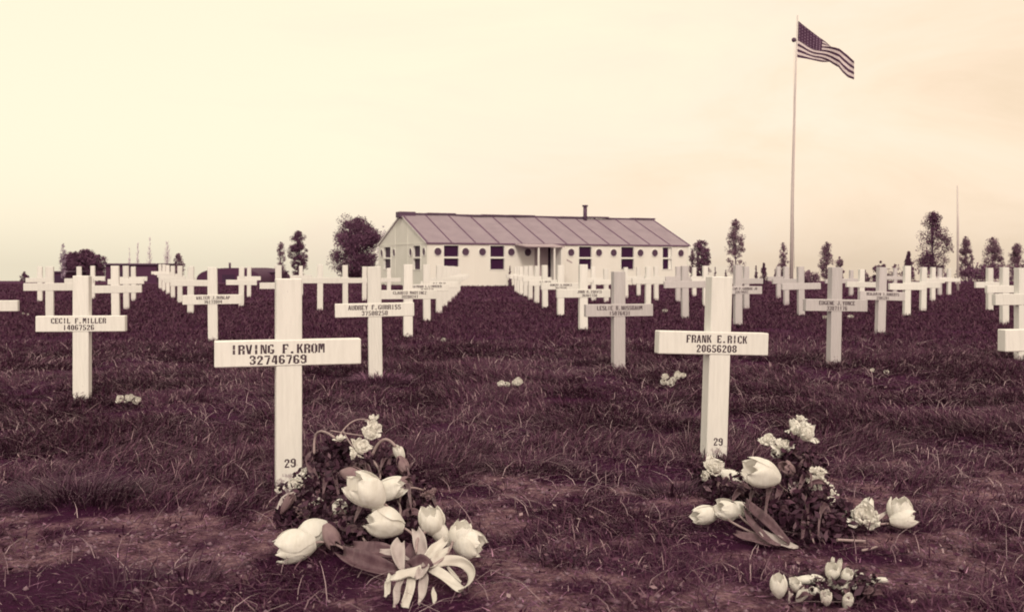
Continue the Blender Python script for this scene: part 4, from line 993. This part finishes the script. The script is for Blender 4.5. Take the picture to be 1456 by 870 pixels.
# bottom bunch
g = G(1180, 835); bb_ = empty('flower_bunch', g); tag(bb_, 'flat bunch of small white blossoms at the bottom right edge', 'bouquet', BQ)
filler(bb_, [(1150, 835, .02, 26), (1190, 830, .02, 30), (1225, 835, .02, 26), (1170, 850, .01, 30), (1210, 850, .01, 30)], 1800, .010)
tulip(bb_, 1107, 834, .05, 34, 26, 100, 20, .05, name='small_tulip_head')
for (px, py, z, L, W, dg, op) in [(1132, 832, .04, 26, 18, 110, .3), (1146, 824, .05, 34, 14, 10, .1), (1160, 823, .05, 30, 14, 170, .1), (1183, 812, .07, 26, 22, 95, .2), (1193, 806, .085, 26, 8, 88, 0), (1204, 820, .06, 26, 18, 80, .2), (1222, 820, .05, 22, 14, 120, .2), (1186, 832, .04, 30, 12, 140, .1), (1198, 838, .03, 30, 12, 40, .1), (1236, 828, .03, 24, 14, 60, .2), (1250, 824, .03, 24, 8, 10, .1), (1160, 841, .03, 22, 12, 150, .1), (1184, 797, .09, 12, 6, 90, 0), (1215, 838, .03, 22, 10, 90, .2), (1140, 846, .03, 24, 16, 60, .3), (1175, 850, .03, 26, 16, 100, .3), (1205, 855, .02, 26, 16, 80, .3)]:
    tulip(bb_, px, py, z, L, W, dg, 25, op, name='blossom', n=5)
for k in range(26):
    q = (random.uniform(1120, 1245), random.uniform(818, 850)); a = random.uniform(0, 6.28); L = random.uniform(14, 28)
    leaf(bb_, [(q[0], q[1], .03), (q[0]+math.cos(a)*L*.5, q[1]-4, .045), (q[0]+math.cos(a)*L, q[1]-math.sin(a)*L*.5, .02)], random.uniform(.010, .020), random.choice(['leaf', 'leaf', 'leaf_pale']), fold=.4, twist=random.uniform(-1, 1))
stemline(bb_, [(1225, 782, .02), (1236, 780, .022), (1247, 777, .02)], .004)
# small flower remains in the grass
SB = 'small white flower bunches lying in the grass'
def small(px, py, items, label):
    g = G(px, py); e = empty('flower_bunch', g); tag(e, label, 'flowers', SB)
    for (dx, dy, w, z) in items:
        c = g+Vector((dx/F*g.y, 0, 0)); zz = g.z+z
        q = Vector((c.x, c.y, zz)); mb = MB(); W = w/F*g.y
        petals(mb, q-g, direction(random.uniform(60, 120), 50), W*.6, W*.42, 9, .5, jit=.25, nu=5, nv=4); petals(mb, q-g+Vector((W*.2, 0, W*.1)), direction(random.uniform(20, 160), 40), W*.5, W*.3, 7, .3, jit=.25, nu=5, nv=4)
        mb.build('blossom', M['petal'], e)
    n = 120; V = leaf_cloud(np.array([[0, 0, .02]]), np.array([.09]), n, .012, np.random.default_rng(int(px))); V[:, 2] = np.abs(V[:, 2])
    np_mesh('leaves', V, np.arange(n*4), np.arange(n)*4, np.full(n, 4), [M['filler']], e)
small(182, 582, [(-12, 0, 14, .07), (2, 0, 14, .08), (12, 0, 14, .06), (-2, 0, 10, .06)], 'white flowers in the grass right of the large far left cross')
small(725, 562, [(-13, 0, 12, .085), (-5, 0, 10, .08), (11, 0, 15, .10), (6, 0, 9, .09)], 'white flowers lying in the middle of the aisle')
small(955, 556, [(-10, 0, 12, .11), (-12, 0, 12, .07), (-2, 0, 12, .06), (8, 0, 14, .12), (2, 0, 12, .09), (16, 0, 10, .12)], 'white flowers standing in grass left of the near right cross')
small(1252, 536, [(-12, 0, 7, .06), (8, 0, 9, .04)], 'few faint petals in grass right of the leaning cross')
small(630, 490, [(0, 0, 8, .05)], 'single small white bloom right of the third left aisle cross')
small(945, 446, [(0, 0, 9, .04)], 'small white bloom behind the greyish aisle cross')
small(36, 450, [(-4, 0, 6, .04), (3, 0, 5, .03)], 'two tiny white blooms at the far left edge')
small(1172, 456, [(0, 0, 8, .05)], 'tiny white bloom left of the leaning cross, near the flagpole')
small(1209, 456, [(0, 0, 9, .05)], 'tiny white bloom right of the leaning cross post')
# ---------------------------------------------------------------- light and sky
SUN_EL, SUN_AZ = R(36), R(6)      # from behind and right of the camera
w = bpy.data.worlds.new('World'); scene.world = w; w.use_nodes = True; nt = w.node_tree; nt.nodes.clear()
out = nt.nodes.new('ShaderNodeOutputWorld'); bg = nt.nodes.new('ShaderNodeBackground'); bg.inputs['Strength'].default_value = .1
sky = nt.nodes.new('ShaderNodeTexSky'); sky.sky_type = 'NISHITA'; sky.sun_disc = False; sky.sun_elevation = SUN_EL; sky.sun_rotation = math.pi-SUN_AZ
sky.dust_density = 4; sky.air_density = 1
bw = nt.nodes.new('ShaderNodeRGBToBW'); nt.links.new(sky.outputs[0], bw.inputs[0])
pw = nt.nodes.new('ShaderNodeMath'); pw.operation = 'POWER'; pw.inputs[1].default_value = .12; nt.links.new(bw.outputs[0], pw.inputs[0])
tc = nt.nodes.new('ShaderNodeTexCoord')
mp = nt.nodes.new('ShaderNodeMapping'); mp.inputs['Scale'].default_value = (1, 1, 3.2); nt.links.new(tc.outputs['Generated'], mp.inputs[0])
cn = nt.nodes.new('ShaderNodeTexNoise'); cn.inputs['Scale'].default_value = 2.6; cn.inputs['Detail'].default_value = 8; cn.inputs['Roughness'].default_value = .6; cn.inputs['Distortion'].default_value = .5
nt.links.new(mp.outputs[0], cn.inputs['Vector'])
sp = nt.nodes.new('ShaderNodeSeparateXYZ'); nt.links.new(tc.outputs['Generated'], sp.inputs[0])
# thin overcast, brighter to the left, greyer low on the right
m1 = nt.nodes.new('ShaderNodeMath'); m1.operation = 'MULTIPLY_ADD'; m1.inputs[1].default_value = -.62; m1.inputs[2].default_value = .26; nt.links.new(sp.outputs[0], m1.inputs[0])
m2 = nt.nodes.new('ShaderNodeMath'); m2.operation = 'MULTIPLY_ADD'; m2.inputs[1].default_value = .5; nt.links.new(sp.outputs[2], m2.inputs[0]); nt.links.new(m1.outputs[0], m2.inputs[2])
m3 = nt.nodes.new('ShaderNodeMath'); m3.operation = 'MULTIPLY_ADD'; m3.inputs[1].default_value = 1.05; nt.links.new(cn.outputs[0], m3.inputs[0]); nt.links.new(m2.outputs[0], m3.inputs[2])
rp = nt.nodes.new('ShaderNodeValToRGB'); e = rp.color_ramp.elements
e[0].position = .22; e[0].color = (.77, .615, .45, 1); e[1].position = 1.0; e[1].color = (.98, .875, .67, 1)
q = e.new(.42); q.color = (.87, .69, .505, 1); q = e.new(.60); q.color = (.96, .775, .59, 1); q = e.new(.74); q.color = (.97, .815, .645, 1)
nt.links.new(m3.outputs[0], rp.inputs[0])
vm = nt.nodes.new('ShaderNodeVectorMath'); vm.operation = 'SCALE'; nt.links.new(rp.outputs[0], vm.inputs[0]); nt.links.new(pw.outputs[0], vm.inputs['Scale'])
vs_ = nt.nodes.new('ShaderNodeVectorMath'); vs_.operation = 'SCALE'; vs_.inputs['Scale'].default_value = 8.7; nt.links.new(vm.outputs[0], vs_.inputs[0])
nt.links.new(vs_.outputs[0], bg.inputs[0]); nt.links.new(bg.outputs[0], out.inputs[0])
sl = bpy.data.lights.new('sun', 'SUN'); sl.energy = 1.7; sl.angle = R(12); sl.color = (1, .86, .70)
so = bpy.data.objects.new('sun', sl); COL.objects.link(so)
sd = Vector((math.sin(SUN_AZ)*math.cos(SUN_EL), -math.cos(SUN_AZ)*math.cos(SUN_EL), math.sin(SUN_EL)))
so.rotation_euler = sd.to_track_quat('Z', 'Y').to_euler(); so.location = (5, -10, 12)
# ---------------------------------------------------------------- camera
cam = bpy.data.cameras.new('camera'); co = bpy.data.objects.new('camera', cam); COL.objects.link(co); scene.camera = co
co.location = (0, 0, EYE); co.rotation_euler = (R(90), 0, 0)
cam.sensor_width = 36; cam.lens = 36*F/1456; cam.shift_y = -(435-YH)/1456; cam.clip_start = .05; cam.clip_end = 8000
cam.dof.use_dof = True; cam.dof.focus_distance = 5.5; cam.dof.aperture_fstop = 5.6
scene.render.resolution_x = 1024; scene.render.resolution_y = 611
scene.render.engine = 'CYCLES'; scene.cycles.max_bounces = 6; scene.cycles.filter_width = 1.8
scene.view_settings.view_transform = 'Standard'; scene.view_settings.look = 'None'; scene.view_settings.exposure = .12; scene.view_settings.gamma = 1; scene.view_settings.use_curve_mapping = False
